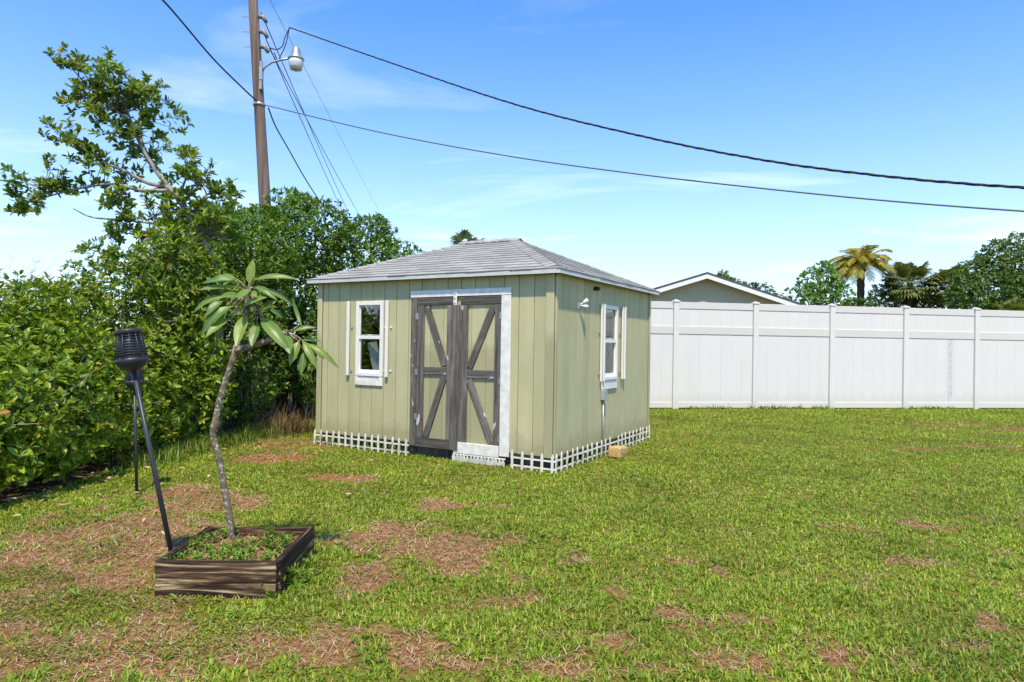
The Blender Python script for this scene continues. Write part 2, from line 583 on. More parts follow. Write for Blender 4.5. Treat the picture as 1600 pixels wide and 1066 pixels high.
# stone
mt, nt, b = new_mat("yellow_pitted_stone")
v = coords(nt)
h1 = noise(nt, v, 38, 5, 0.7)
nt.links.new(ramp(nt, h1, [(0.3, (0.28, 0.16, 0.05)), (0.5, (0.50, 0.33, 0.12)), (0.75, (0.62, 0.47, 0.24))]), b.inputs["Base Color"])
b.inputs["Roughness"].default_value = 0.95
bump(nt, b, h1, 0.8, 0.012)
M['stone'] = mt

# plumeria bark with lichen
mt, nt, b = new_mat("lichen_bark")
v = coords(nt, rand=False)
lf = noise(nt, v, 42, 4, 0.65)
c = ramp(nt, noise(nt, v, 18, 4, 0.6), [(0.3, (0.07, 0.05, 0.028)), (0.7, (0.20, 0.15, 0.085))])
c = mixc(nt, ramp(nt, lf, [(0.53, 0.0), (0.61, 0.8)]), c, (0.45, 0.44, 0.37))
nt.links.new(c, b.inputs["Base Color"]); b.inputs["Roughness"].default_value = 0.9
bump(nt, b, lf, 0.5, 0.004)
M['plumbark'] = mt

# foliage
M['mangrove'] = leaf_mat("mangrove_leaves", [(0.0, (0.085, 0.15, 0.018)), (0.5, (0.15, 0.24, 0.025)), (0.85, (0.23, 0.31, 0.035)), (1.0, (0.31, 0.34, 0.05))],
                         0.38, 0.4, (0.55, 0.32, 0.03), 0.014)
M['hedge'] = leaf_mat("hedge_leaves", [(0.0, (0.075, 0.145, 0.012)), (0.5, (0.165, 0.26, 0.017)), (0.85, (0.275, 0.35, 0.027)), (1.0, (0.39, 0.40, 0.045))],
                      0.36, 0.38, (0.45, 0.24, 0.04), 0.008)
M['hedge2'] = leaf_mat("small_leaf_foliage", [(0.0, (0.045, 0.115, 0.012)), (0.5, (0.10, 0.205, 0.016)), (0.9, (0.185, 0.285, 0.026)), (1.0, (0.28, 0.34, 0.04))],
                       0.36, 0.42, (0.3, 0.2, 0.04), 0.006)
M['darkleaf'] = leaf_mat("dark_tree_leaves", [(0.0, (0.055, 0.115, 0.02)), (0.6, (0.10, 0.185, 0.03)), (1.0, (0.17, 0.245, 0.045))], 0.3, 0.5)
M['brightleaf'] = leaf_mat("bright_tree_leaves", [(0.0, (0.08, 0.18, 0.025)), (0.6, (0.14, 0.28, 0.04)), (1.0, (0.22, 0.34, 0.06))], 0.35, 0.5)
M['sabal'] = leaf_mat("fan_palm_leaves", [(0.0, (0.07, 0.11, 0.03)), (0.6, (0.15, 0.19, 0.05)), (1.0, (0.27, 0.27, 0.08))], 0.25, 0.5)
M['datepalm'] = leaf_mat("date_palm_fronds", [(0.0, (0.14, 0.19, 0.02)), (0.45, (0.29, 0.29, 0.03)), (0.8, (0.44, 0.33, 0.04)), (1.0, (0.46, 0.27, 0.06))], 0.3, 0.5)
M['plumleaf'] = None
M['grass'] = leaf_mat("lawn_blades", [(0.0, (0.105, 0.185, 0.010)), (0.4, (0.195, 0.30, 0.014)), (0.72, (0.275, 0.365, 0.022)), (0.90, (0.40, 0.40, 0.05)), (1.0, (0.52, 0.40, 0.15))], 0.30, 0.5)
M['tallgrass'] = leaf_mat("tall_grass_blades", [(0.0, (0.07, 0.13, 0.012)), (0.7, (0.15, 0.22, 0.02)), (1.0, (0.24, 0.25, 0.05))], 0.3, 0.5)
M['straw'] = leaf_mat("dead_grass_straw", [(0.0, (0.16, 0.075, 0.032)), (0.4, (0.33, 0.19, 0.095)), (0.75, (0.50, 0.33, 0.185)), (1.0, (0.64, 0.48, 0.31))], 0.1, 0.7)
M['creeper'] = leaf_mat("creeping_weed_leaves", [(0.0, (0.10, 0.13, 0.012)), (0.6, (0.18, 0.215, 0.02)), (1.0, (0.28, 0.28, 0.035))], 0.2, 0.5)
M['weed'] = leaf_mat("weed_leaves", [(0.0, (0.08, 0.16, 0.012)), (0.6, (0.15, 0.25, 0.02)), (1.0, (0.24, 0.32, 0.03))], 0.3, 0.45)
M['drygrass'] = leaf_mat("dry_brown_stalks", [(0.0, (0.06, 0.036, 0.018)), (0.6, (0.14, 0.088, 0.042)), (1.0, (0.27, 0.19, 0.09))], 0.1, 0.8)

# plumeria leaf: pale midrib from the leaf's own coordinate stored in uv
mt, nt, b = new_mat("plumeria_leaf")
at = nt.nodes.new("ShaderNodeAttribute"); at.attribute_name = "across"
base = mixc(nt, obj_rand(nt, 0.0, 1.0), (0.09, 0.18, 0.03), (0.23, 0.295, 0.045))
vein = ramp(nt, at.outputs["Fac"], [(0.0, 1.0), (0.09, 0.0)])
c = mixc(nt, vein, base, (0.32, 0.40, 0.14))
nt.links.new(c, b.inputs["Base Color"])
b.inputs["Roughness"].default_value = 0.42
tr = nt.nodes.new("ShaderNodeBsdfTranslucent")
nt.links.new(mixc(nt, 1.0, c, (1.2, 1.25, 0.5), 'MULTIPLY'), tr.inputs["Color"])
mx = nt.nodes.new("ShaderNodeMixShader"); mx.inputs[0].default_value = 0.3
nt.links.new(b.outputs[0], mx.inputs[1]); nt.links.new(tr.outputs[0], mx.inputs[2])
nt.links.new(mx.outputs[0], nt.nodes["Material Output"].inputs[0])
M['plumleaf'] = mt

# ground: soil and thatch, greener where turf stands, leaf litter below the hedge
mt, nt, b = new_mat("lawn_soil")
tc = nt.nodes.new("ShaderNodeTexCoord")
ov = tc.outputs["Object"]
at = nt.nodes.new("ShaderNodeAttribute"); at.attribute_name = "turf"
al = nt.nodes.new("ShaderNodeAttribute"); al.attribute_name = "litter"
n1 = noise(nt, ov, 28, 6, 0.7)
n2 = noise(nt, ov, 3.0, 4, 0.6)
soil = ramp(nt, n1, [(0.3, (0.11, 0.046, 0.017)), (0.55, (0.27, 0.135, 0.053)), (0.8, (0.48, 0.28, 0.13))])
turf = ramp(nt, n1, [(0.3, (0.075, 0.065, 0.012)), (0.55, (0.165, 0.135, 0.024)), (0.8, (0.28, 0.21, 0.055))])
turf = mixc(nt, ramp(nt, n2, [(0.35, 0.0), (0.75, 0.5)]), turf, (0.16, 0.16, 0.03))
c = mixc(nt, at.outputs["Fac"], soil, turf)
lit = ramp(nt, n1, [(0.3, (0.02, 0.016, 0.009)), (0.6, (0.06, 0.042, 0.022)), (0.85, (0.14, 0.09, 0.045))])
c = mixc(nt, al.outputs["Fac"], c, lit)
nt.links.new(c, b.inputs["Base Color"]); b.inputs["Roughness"].default_value = 0.95
b.inputs["Specular IOR Level"].default_value = 0.1
bump(nt, b, n1, 0.7, 0.02)
M['ground'] = mt

# ------------------------------------------------------------------ ground and lawn
# worn places: (x, y, half width, half depth)
BARE = np.array([(a_, b_, c_ * (0.72 if a_ > -0.2 and b_ < 7 else 1.22 if a_ < -2.2 else 1.05), d_ * (0.72 if a_ > -0.2 and b_ < 7 else 1.22 if a_ < -2.2 else 1.05)) for a_, b_, c_, d_ in [(-2.9, 4.72, .49, .44), (-3.05, 4.3, .25, .24), (-2.72, 5.14, .39, .34), (-2.65, 5.97, .28, .33), (-2.55, 4.03, .35, .15), (-2.67, 3.68, .18, .11), (-2.44, 3.32, .16, .07), (-2.07, 3.19, .18, .09), (-2.02, 2.91, .17, .08), (-1.73, 2.92, .17, .09), (-1.52, 2.95, .14, .14), (-2.33, 4.34, .17, .15), (-.91, 4.1, .16, .31), (-.85, 5.07, .29, .24), (-.47, 4.7, .31, .26), (-.31, 4.43, .21, .15), (-1.21, 4.81, .18, .15), (-.08, 3.69, .21, .2), (-.47, 3.21, .21, .09), (-.43, 2.96, .11, .11), (-.21, 3.0, .17, .07), (-.72, 3.27, .16, .07), (-.85, 3.07, .09, .12), (-.55, 5.99, .34, .15), (-1.73, 7.09, .27, .17), (.02, 4.15, .16, .09), (.36, 4.46, .13, .08), (.66, 3.96, .11, .08), (.34, 3.38, .19, .07), (.59, 2.99, .17, .05), (1.37, 3.53, .17, .11), (1.46, 3.28, .16, .1), (1.61, 3.15, .21, .08), (1.11, 3.01, .11, .06), (2.62, 3.5, .13, .16), (8.7, 13.02, .8, .28), (9.37, 12.43, .5, .25), (5.82, 9.82, .35, .14), (7.32, 10.09, .4, .16), (3.42, 5.49, .21, .1), (-3.01, 9.3, .46, .4), (-2.9, 8.3, .32, .36), (-2.99, 6.33, .3, .21), (.33, 4.6, .09, .07), (1.22, 4.5, .13, .08), (2.28, 4.25, .16, .07), (1.36, 4.26, .08, .1), (.17, 3.04, .14, .07), (2.16, 3.3, .19, .06), (1.02, 3.48, .13, .06)]])
MATS = np.array([(-2.3, 3.65, .38, .23), (-1.92, 3.62, .28, .16), (-2.83, 4.55, .24, .14), (-2.08, 3.0, .2, .12), (-2.92, 4.01, .19, .19), (-1.52, 3.24, .28, .17), (-1.75, 3.16, .18, .09), (-1.19, 3.36, .26, .11)])
YAW = 0.5216
SX = np.array([math.cos(YAW), -math.sin(YAW)]); SY = np.array([math.sin(YAW), math.cos(YAW)])
SO = np.array([0.4815, 7.633])
SW, SD = 3.715, 3.36


def blobs(x, y, B, soft=0.8):
    wx = x + 0.22 * (fbm(x * 3.1, y * 3.1) - 0.5) * 2
    wy = y + 0.22 * (fbm(x * 3.1 + 40, y * 3.1 + 7) - 0.5) * 2
    best = np.zeros_like(x)
    for bx, by, rx, ry in B:
        d = np.sqrt(((wx - bx) / (rx * 1.15)) ** 2 + ((wy - by) / (ry * 1.15)) ** 2)
        best = np.maximum(best, np.clip((1 + soft * .5 - d) / soft, 0, 1))
    return best


def bare(x, y):
    v = blobs(x, y, BARE) * np.where((x > -0.2) & (y < 7), 0.82, 1.0)
    n = fbm(x * 2.2 + 3, y * 2.2 + 11)
    left = np.clip((0.2 - x) / 2.5, 0, 1)
    near = np.clip((6.5 - y) / 2.5, 0, 1)
    thr = 0.71 - 0.12 * left * near
    v2 = np.clip((n - thr) / 0.05, 0, 1) * near
    v = np.maximum(v, v2 * 0.9)
    rag = fbm(x * 6 + 30, y * 6 + 2, 4) - 0.5
    return np.clip(v * (1 + 0.3 * rag) + 2.2 * rag * (v > 0.01) * (1 - np.abs(2 * v - 1) ** 2), 0, 1) * np.where(y > 8.5, 0.7, 1.0)


def hedge_x(y):
    return np.interp(y, [0, 5.5, 6.3, 8.2, 10.6, 14, 20], [-4.3, -4.15, -4.05, -4.2, -3.75, -3.2, -3.0])


FA = np.array([3.774, 15.528]); FANG = 0.1561


def fence_y(x):
    return FA[1] + (x - FA[0]) * math.tan(FANG)


def gz(x, y):
    return 0.03 * (fbm(x * 0.7, y * 0.7, 3) - 0.5) + 0.012 * (fbm(x * 3.5, y * 3.5, 2) - 0.5)


xs = np.concatenate([[-900, -300, -120, -60, -30, -18, -12, -9, -7.5], np.arange(-6.5, 9.01, 0.065), [9.5, 10.2, 11, 12.5, 15, 20, 30, 60, 120, 300, 900]])
ys = np.concatenate([[-300, -60, -15, -4, 0, 1.2], np.arange(2.0, 8.0, 0.06), np.arange(8.0, 17.01, 0.12), [17.5, 18.5, 20, 23, 28, 36, 50, 80, 150, 400, 1500]])
GX, GY = np.meshgrid(xs, ys)
near = (np.abs(GX) < 12) & (GY > 0) & (GY < 18)
GZ = np.where(near, gz(GX, GY), 0.0)
gv = np.stack([GX, GY, GZ], -1).reshape(-1, 3)
nx, ny = len(xs), len(ys)
ii = (np.arange(ny - 1)[:, None] * nx + np.arange(nx - 1)[None, :]).ravel()
gt = np.concatenate([np.stack([ii, ii + 1, ii + nx + 1], 1), np.stack([ii, ii + nx + 1, ii + nx], 1)])
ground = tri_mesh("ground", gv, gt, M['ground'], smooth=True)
tag(ground, kind="structure")
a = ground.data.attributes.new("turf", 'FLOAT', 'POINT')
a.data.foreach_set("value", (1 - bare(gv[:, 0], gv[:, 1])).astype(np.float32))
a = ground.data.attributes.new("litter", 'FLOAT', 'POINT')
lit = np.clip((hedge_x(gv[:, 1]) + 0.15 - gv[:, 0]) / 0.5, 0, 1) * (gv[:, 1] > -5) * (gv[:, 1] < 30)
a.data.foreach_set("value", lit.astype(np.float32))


def in_shed(x, y, mrg=0.0):
    dx = x - SO[0]; dy = y - SO[1]
    lx = dx * SX[0] + dy * SX[1]; ly = dx * SY[0] + dy * SY[1]
    return (lx > -SW - mrg) & (lx < mrg) & (ly > -mrg) & (ly < SD + mrg)


def in_planter(x, y):
    return (x > -2.03) & (x < -1.29) & (y > 3.74) & (y < 4.52)


def blades(px, py, pz, length, width, tilt, az, curl):
    """bent 2-segment blades: 5 points, 3 triangles each"""
    n = len(px)
    d = np.stack([np.cos(az), np.sin(az), np.zeros(n)], 1)
    s = np.stack([-np.sin(az), np.cos(az), np.zeros(n)], 1)
    up = np.array([0, 0, 1.0])
    P = np.stack([px, py, pz], 1)
    t1 = tilt; t2 = np.minimum(tilt + curl, 1.75)
    mid = P + (d * np.sin(t1)[:, None] + up * np.cos(t1)[:, None]) * (length * 0.5)[:, None]
    tip = mid + (d * np.sin(t2)[:, None] + up * np.cos(t2)[:, None]) * (length * 0.5)[:, None]
    tip[:, 2] = np.maximum(tip[:, 2], pz + 0.004)
    w = (width * 0.5)[:, None]
    V = np.stack([P - s * w, P + s * w, mid - s * w * 0.9, mid + s * w * 0.9, tip], 1)
    b0 = (np.arange(n) * 5)[:, None]
    T = np.concatenate([b0 + np.array([[0, 1, 3]]), b0 + np.array([[0, 3, 2]]), b0 + np.array([[2, 3, 4]])])
    return V.reshape(-1, 3), T


def blades1(px, py, pz, length, width, tilt, az, curl):
    """single-triangle blades for the far lawn"""
    n = len(px)
    d = np.stack([np.cos(az), np.sin(az), np.zeros(n)], 1)
    s = np.stack([-np.sin(az), np.cos(az), np.zeros(n)], 1)
    P = np.stack([px, py, pz], 1)
    t = tilt + curl * 0.5
    tip = P + (d * np.sin(t)[:, None] + np.array([0, 0, 1.0]) * np.cos(t)[:, None]) * length[:, None]
    tip[:, 2] = np.maximum(tip[:, 2], pz + 0.004)
    w = (width * 0.5)[:, None]
    return np.stack([P - s * w, P + s * w, tip], 1).reshape(-1, 3), np.arange(n * 3).reshape(-1, 3)


def scatter(x0, x1, y0, y1, dens):
    n = int((x1 - x0) * (y1 - y0) * dens)
    return rng.uniform(x0, x1, n), rng.uniform(y0, y1, n)


GV, GT = [], []
off = 0
# (y0, y1, nodes per m2, blades per node, length, width)
for (y0, y1, dens, k, ln, wd) in ((1.6, 4.2, 1850, 6, 0.040, 0.0068), (4.2, 6.5, 1450, 6, 0.037, 0.0075), (6.5, 9.5, 880, 6, 0.037, 0.0092),
                                  (9.5, 13.0, 520, 6, 0.045, 0.014), (13.0, 19.0, 300, 6, 0.050, 0.020)):
    hw0 = 0.80 * y1 + 0.9
    x, y = scatter(-min(hw0, 5.0), hw0, y0, y1, dens)
    keep = (np.abs(x) < 0.80 * y + 0.9) & (x > hedge_x(y) - 0.25) & (y < fence_y(x) + 0.25) & ~in_shed(x, y, -0.05) & ~in_planter(x, y)
    br = bare(x, y)
    mat_ = blobs(x, y, MATS, 0.4)
    clump = fbm(x * 5 + 2, y * 5 + 8, 3)
    keep &= rng.random(len(x)) > np.clip(br * 1.12 - 0.02 + 0.35 * (fbm(x * 9, y * 9, 2) - 0.5) * (br > 0.02), 0, 0.87)
    keep &= rng.random(len(x)) > mat_ * 0.85
    keep &= rng.random(len(x)) < np.clip(0.7 + (clump - 0.35) * 2.0, 0.5, 1)
    x, y, clump = x[keep], y[keep], clump[keep]
    n = len(x)
    X = np.repeat(x, k) + rng.normal(0, 0.008, n * k)
    Y = np.repeat(y, k) + rng.normal(0, 0.008, n * k)
    C = np.repeat(clump, k)
    az = rng.uniform(0, 2 * PI, n * k)
    L = ln * rng.uniform(0.55, 1.25, n * k) * (0.75 + 0.65 * C)
    V, T = (blades if y1 < 9.6 else blades1)(X, Y, gz(X, Y) - 0.003, L, wd * rng.uniform(0.7, 1.2, n * k), rng.uniform(0.25, 1.25, n * k), az, rng.uniform(0.2, 0.8, n * k))
    GV.append(V); GT.append(T + off); off += len(V)
lawn = tri_mesh("lawn_grass", np.concatenate(GV), np.concatenate(GT), M['grass'])
tag(lawn, "mown green lawn grass with worn brown patches", "grass", kind="stuff")
n_lawn = len(lawn.data.polygons)

# dead straw lying in the worn places
SV, ST = [], []
off = 0
for (y0, y1, dens, wd, ln) in ((1.8, 4.4, 3600, 0.0028, 0.045), (4.4, 7.0, 2800, 0.0038, 0.05), (7.0, 14.0, 420, 0.008, 0.07)):
    hw0 = 0.80 * y1 + 0.7
    x, y = scatter(-min(hw0, 4.6), hw0, y0, y1, dens)
    br = bare(x, y)
    keep = (rng.random(len(x)) < np.clip(br * 1.1 + 0.045, 0, 1)) & (np.abs(x) < 0.80 * y + 0.7) & (x > hedge_x(y) - 0.3) & ~in_shed(x, y) & ~in_planter(x, y) & (y < fence_y(x))
    x, y = x[keep], y[keep]; n = len(x)
    V, T = blades(x, y, gz(x, y) + rng.uniform(0.002, 0.02, n), ln * rng.uniform(0.4, 1.5, n), wd * rng.uniform(0.6, 1.5, n), rng.uniform(1.15, 1.6, n), rng.uniform(0, 2 * PI, n), rng.uniform(-0.2, 0.3, n))
    SV.append(V); ST.append(T + off); off += len(V)
straw = tri_mesh("dead_grass", np.concatenate(SV), np.concatenate(ST), M['straw'])
tag(straw, "dry brown dead grass lying in the worn patches of lawn", "dead grass", kind="stuff")


# leaves ---------------------------------------------------------------
def leaf_geo(P, D, Nn, L, Wd, fold=0.25, droop=0.15):
    """pointed six-corner leaves folded on the midrib, 4 triangles each"""
    D = norm(D)
    S = norm(np.cross(D, Nn)); U = norm(np.cross(S, D))
    L = L[:, None]; h = (Wd * 0.5)[:, None]
    base = P
    l1 = P + D * L * 0.38 - S * h * 0.92 + U * h * fold
    r1 = P + D * L * 0.38 + S * h * 0.92 + U * h * fold
    l2 = P + D * L * 0.74 - S * h * 0.78 + U * (h * fold - L * droop * 0.5)
    r2 = P + D * L * 0.74 + S * h * 0.78 + U * (h * fold - L * droop * 0.5)
    tip = P + D * L - U * L * droop
    V = np.stack([base, l1, l2, tip, r2, r1], 1)
    n = len(P)
    b0 = (np.arange(n) * 6)[:, None]
    T = np.concatenate([b0 + np.array([[0, 2, 1]]), b0 + np.array([[0, 3, 2]]), b0 + np.array([[0, 4, 3]]), b0 + np.array([[0, 5, 4]])])
    return V.reshape(-1, 3), T


def rosettes(tips, axes, k, length, width, spread=(0.45, 1.5), stem=0.05):
    """k leaves round each twig tip"""
    n = len(tips)
    A = norm(np.repeat(axes, k, 0))
    P = np.repeat(tips, k, 0)
    ref = norm(rng.normal(size=A.shape))
    S = norm(np.cross(A, ref))
    th = rng.uniform(*spread, len(A))[:, None]
    D = A * np.cos(th) + S * np.sin(th)
    Nn = A + 0.35 * rng.normal(size=A.shape)
    P = P - A * rng.uniform(0, stem, len(A))[:, None] + D * 0.01
    L = length * rng.uniform(0.5, 1.3, len(A))
    return leaf_geo(P, D, Nn, L, L * width * rng.uniform(0.85, 1.15, len(A)), 0.25, 0.12)


def lobe_tips(lobes, per_m2, inner=0.25, gap=0.0, zmin=0.02):
    """twig tips over and inside a set of lumpy ellipsoids (x, y, z, rx, ry, rz)"""
    tips, axes = [], []
    Lb = np.array(lobes, float)
    for i, (cx, cy, cz, rx, ry, rz) in enumerate(Lb):
        area = 4 * PI * ((rx * ry) ** 1.6 / 3 + (rx * rz) ** 1.6 / 3 + (ry * rz) ** 1.6 / 3) ** (1 / 1.6)
        n = int(area * per_m2)
        d = norm(rng.normal(size=(n, 3)))
        lump = 0.80 + 0.36 * fbm(d[:, 0] * 2.6 + cx * 3 + d[:, 2] * 1.7, d[:, 1] * 2.6 + cz * 3 - d[:, 2] * 1.3, 3)
        rr = lump * np.where(rng.random(n) < inner, rng.uniform(0.35, 0.85, n), rng.uniform(0.86, 1.06, n))
        if gap > 0:
            g = fbm(d[:, 0] * 4 + cx * 5 + 9, d[:, 2] * 4 + d[:, 1] * 3 + cz * 5, 2)
            ok = g > gap
            d, rr = d[ok], rr[ok]
        p = np.array([cx, cy, cz]) + d * rr[:, None] * np.array([rx, ry, rz])
        ok = p[:, 2] > zmin
        for j, (ox, oy, oz, qx, qy, qz) in enumerate(Lb):
            if j != i:
                e = ((p[:, 0] - ox) / qx) ** 2 + ((p[:, 1] - oy) / qy) ** 2 + ((p[:, 2] - oz) / qz) ** 2
                ok &= (e > 0.45)
        p = p[ok]; d = d[ok]
        ax = norm(d / np.array([rx, ry, rz]) * min(rx, ry, rz)) * 0.75 + np.array([0, -0.1, 0.65]) + 0.35 * rng.normal(size=d.shape)
        tips.append(p); axes.append(norm(ax))
    return np.concatenate(tips), np.concatenate(axes)


def crown(name, lobes, per_m2, k, length, width, mat, parent, inner=0.25, gap=0.0, spread=(0.45, 1.5)):
    t, a_ = lobe_tips(lobes, per_m2, inner, gap)
    V, T = rosettes(t, a_, k, length, width, spread)
    return tri_mesh(name, V, T, mat, parent)


LEAFCOUNT = {}


def shrub(name, label, cat, base, lobes, per_m2, k, length, width, mat, group, stems=5, inner=0.25, gap=0.0, stem_r=0.03):
    """lobes are given in world coordinates; the root stands at the base"""
    root = empty(name, (base[0], base[1], 0))
    tag(root, label, cat, group)
    loc = [(l[0] - base[0], l[1] - base[1], l[2], l[3], l[4], l[5]) for l in lobes]
    c_ = crown("crown", loc, per_m2, k, length, width, mat, root, inner, gap)
    LEAFCOUNT[label] = len(c_.data.polygons)
    r_ = random.Random(sum(map(ord, label)))
    for i in range(stems):
        l = loc[i % len(loc)]
        p0 = Vector((r_.uniform(-.25, .25), r_.uniform(-.25, .25), -0.05))
        p2 = Vector((l[0] + r_.uniform(-.3, .3) * l[3], l[1] + r_.uniform(-.3, .3) * l[4], l[2] + 0.35 * l[5]))
        p1 = (p0 * 0.55 + p2 * 0.45) + Vector((r_.uniform(-.15, .15), r_.uniform(-.15, .15), 0.1))
        MB().tube([p0, p1, p2], [stem_r, stem_r * 0.7, stem_r * 0.25], 6).build("stem", M['stem'], root, smooth=True)
    tw_ = MB()
    for l in loc:                                     # bare twigs showing between the leaves
        for i in range(9):
            dd = Vector((r_.gauss(0, 1), r_.gauss(-0.5, 1), r_.gauss(0.3, 0.8))).normalized()
            q0 = Vector(l[:3]) + Vector((dd.x * l[3], dd.y * l[4], dd.z * l[5])) * 0.4
            q1 = Vector(l[:3]) + Vector((dd.x * l[3], dd.y * l[4], dd.z * l[5])) * r_.uniform(0.92, 1.16)
            if min(q0.z, q1.z) < 0.05: continue
            qm = q0.lerp(q1, 0.55) + Vector((r_.uniform(-.08, .08), r_.uniform(-.08, .08), r_.uniform(-.06, .06)))
            tw_.tube([q0, qm, q1], [0.009, 0.006, 0.0025], 4)
    tag(tw_.build("twigs", M['twig'], root), kind="stuff")
    return root


# ------------------------------------------------------------------ the shed
shed = empty("garden_shed", (SO[0], SO[1], 0), -YAW)
tag(shed, "sage green wooden garden shed with grey hip roof and crossbraced double doors", "shed")
Z0, Z1 = 0.165, 2.25


def rect_sub(rects, hole):
    hx0, hx1, hz0, hz1 = hole
    out = []
    for (a0, a1, b0, b1) in rects:
        if hx1 <= a0 or hx0 >= a1 or hz1 <= b0 or hz0 >= b1:
            out.append((a0, a1, b0, b1)); continue
        if hz0 > b0: out.append((a0, a1, b0, hz0))
        if hz1 < b1: out.append((a0, a1, hz1, b1))
        m0, m1 = max(b0, hz0), min(b1, hz1)
        if hx0 > a0: out.append((a0, hx0, m0, m1))
        if hx1 < a1: out.append((hx1, a1, m0, m1))
    return out


WINF = (-2.965, -2.53, 1.005, 1.965)
DOOR = (-2.046, -0.57, 0.11, 2.04)
WINR = (1.43, 1.915, 1.005, 1.965)


def wall_boards(axis, start, end, first, step, holes, face):
    """vertical siding boards with open grooves; axis 'x': front wall at y=face, 'y': side wall at x=face"""
    edges = [start]
    e = first
    while e < end - 0.03:
        if e > start + 0.03: edges.append(e)
        e += step
    edges.append(end)
    for a0, a1 in zip(edges[:-1], edges[1:]):
        z0 = Z0 + random.uniform(-0.004, 0.004)
        rs = [(a0 + 0.0045, a1 - 0.0045, z0, Z1 + 0.02)]
        for h in holes: rs = rect_sub(rs, h)
        if not rs: continue
        c0 = (a0 + a1) / 2; d = random.uniform(-0.0012, 0.0012)
        rs = [r_ for r_ in rs if r_[1] - r_[0] > 0.004]
        pieces = []
        for r_ in rs:                                   # pieces that touch are one board
            hit = [p for p in pieces if any(min(r_[1], q_[1]) - max(r_[0], q_[0]) > 0.001 and min(r_[3], q_[3]) - max(r_[2], q_[2]) > -1e-6 for q_ in p)]
            new = [r_]
            for p in hit:
                new += p; pieces.remove(p)
            pieces.append(new)
        for pc in pieces:
            mb = MB()
            for (u0, u1, v0, v1) in pc:
                if axis == 'x': mb.quadbox(u0 - c0, u1 - c0, -0.008 + d, 0.008, v0, v1)
                else: mb.quadbox(-0.008, 0.008 + d, u0 - c0, u1 - c0, v0, v1)
            mb.build("siding_board", M['siding'], shed, loc=(c0, face + 0.008, 0) if axis == 'x' else (face - 0.008, c0, 0))


wall_boards('x', -SW + 0.09, -0.11, -3.52, 0.2035, (WINF, DOOR), 0.0)
wall_boards('y', 0.055, SD - 0.06, 0.2035, 0.2035, (WINR,), 0.0)
wall_boards('x', -SW, 0, -3.52, 0.2035, (), SD - 0.016)
wall_boards('y', 0.0, SD, 0.2035, 0.2035, (), -SW + 0.016)


def backing(axis, start, end, holes, f0, f1, mat, name):
    rs = [(start, end, Z0 + 0.006, Z1 + 0.015)]
    for h in holes: rs = rect_sub(rs, h)
    mb = MB()
    for (u0, u1, v0, v1) in rs:
        if axis == 'x': mb.quadbox(u0, u1, f0, f1, v0, v1)
        else: mb.quadbox(f0, f1, u0, u1, v0, v1)
    return mb.build(name, mat, shed)


backing('x', -SW + 0.02, -0.02, (WINF, DOOR), 0.014, 0.024, M['groove'], "sheathing")
backing('y', 0.03, SD - 0.03, (WINR,), -0.024, -0.014, M['groove'], "sheathing")
backing('x', -SW + 0.03, -0.03, (WINF, DOOR), 0.026, 0.05, M['inside'], "inner_wall")
backing('y', 0.052, SD - 0.052, (WINR,), -0.05, -0.026, M['inside'], "inner_wall")
backing('x', -SW + 0.03, -0.03, (), SD - 0.05, SD - 0.02, M['inside'], "inner_wall")
backing('y', 0.052, SD - 0.052, (), -SW + 0.02, -SW + 0.05, M['inside'], "inner_wall")
box("floor", M['inside'], shed, -SW + 0.03, -0.03, 0.03, SD - 0.03, 0.11, 0.163)
for yy in (0.12, 1.2, 2.3, SD - 0.2):
    box("skid", M['oldwood'], shed, -SW + 0.06, -0.06, yy, yy + 0.09, -0.01, 0.108)
# corner boards
board("corner_board", M['trim'], shed, (-0.055, -0.010, Z0 - 0.012), (-0.055, -0.010, Z1), 0.106, 0.018, (0, -1, 0))
board("corner_board", M['trim'], shed, (0.010, 0.027, Z0 - 0.012), (0.010, 0.027, Z1), 0.05, 0.018, (1, 0, 0))
board("corner_board", M['trim'], shed, (-SW + 0.044, -0.010, Z0 - 0.01), (-SW + 0.044, -0.010, Z1), 0.085, 0.018, (0, -1, 0))
board("corner_board", M['trim'], shed, (0.010, SD - 0.03, Z0 - 0.01), (0.010, SD - 0.03, Z1), 0.055, 0.018, (1, 0, 0))


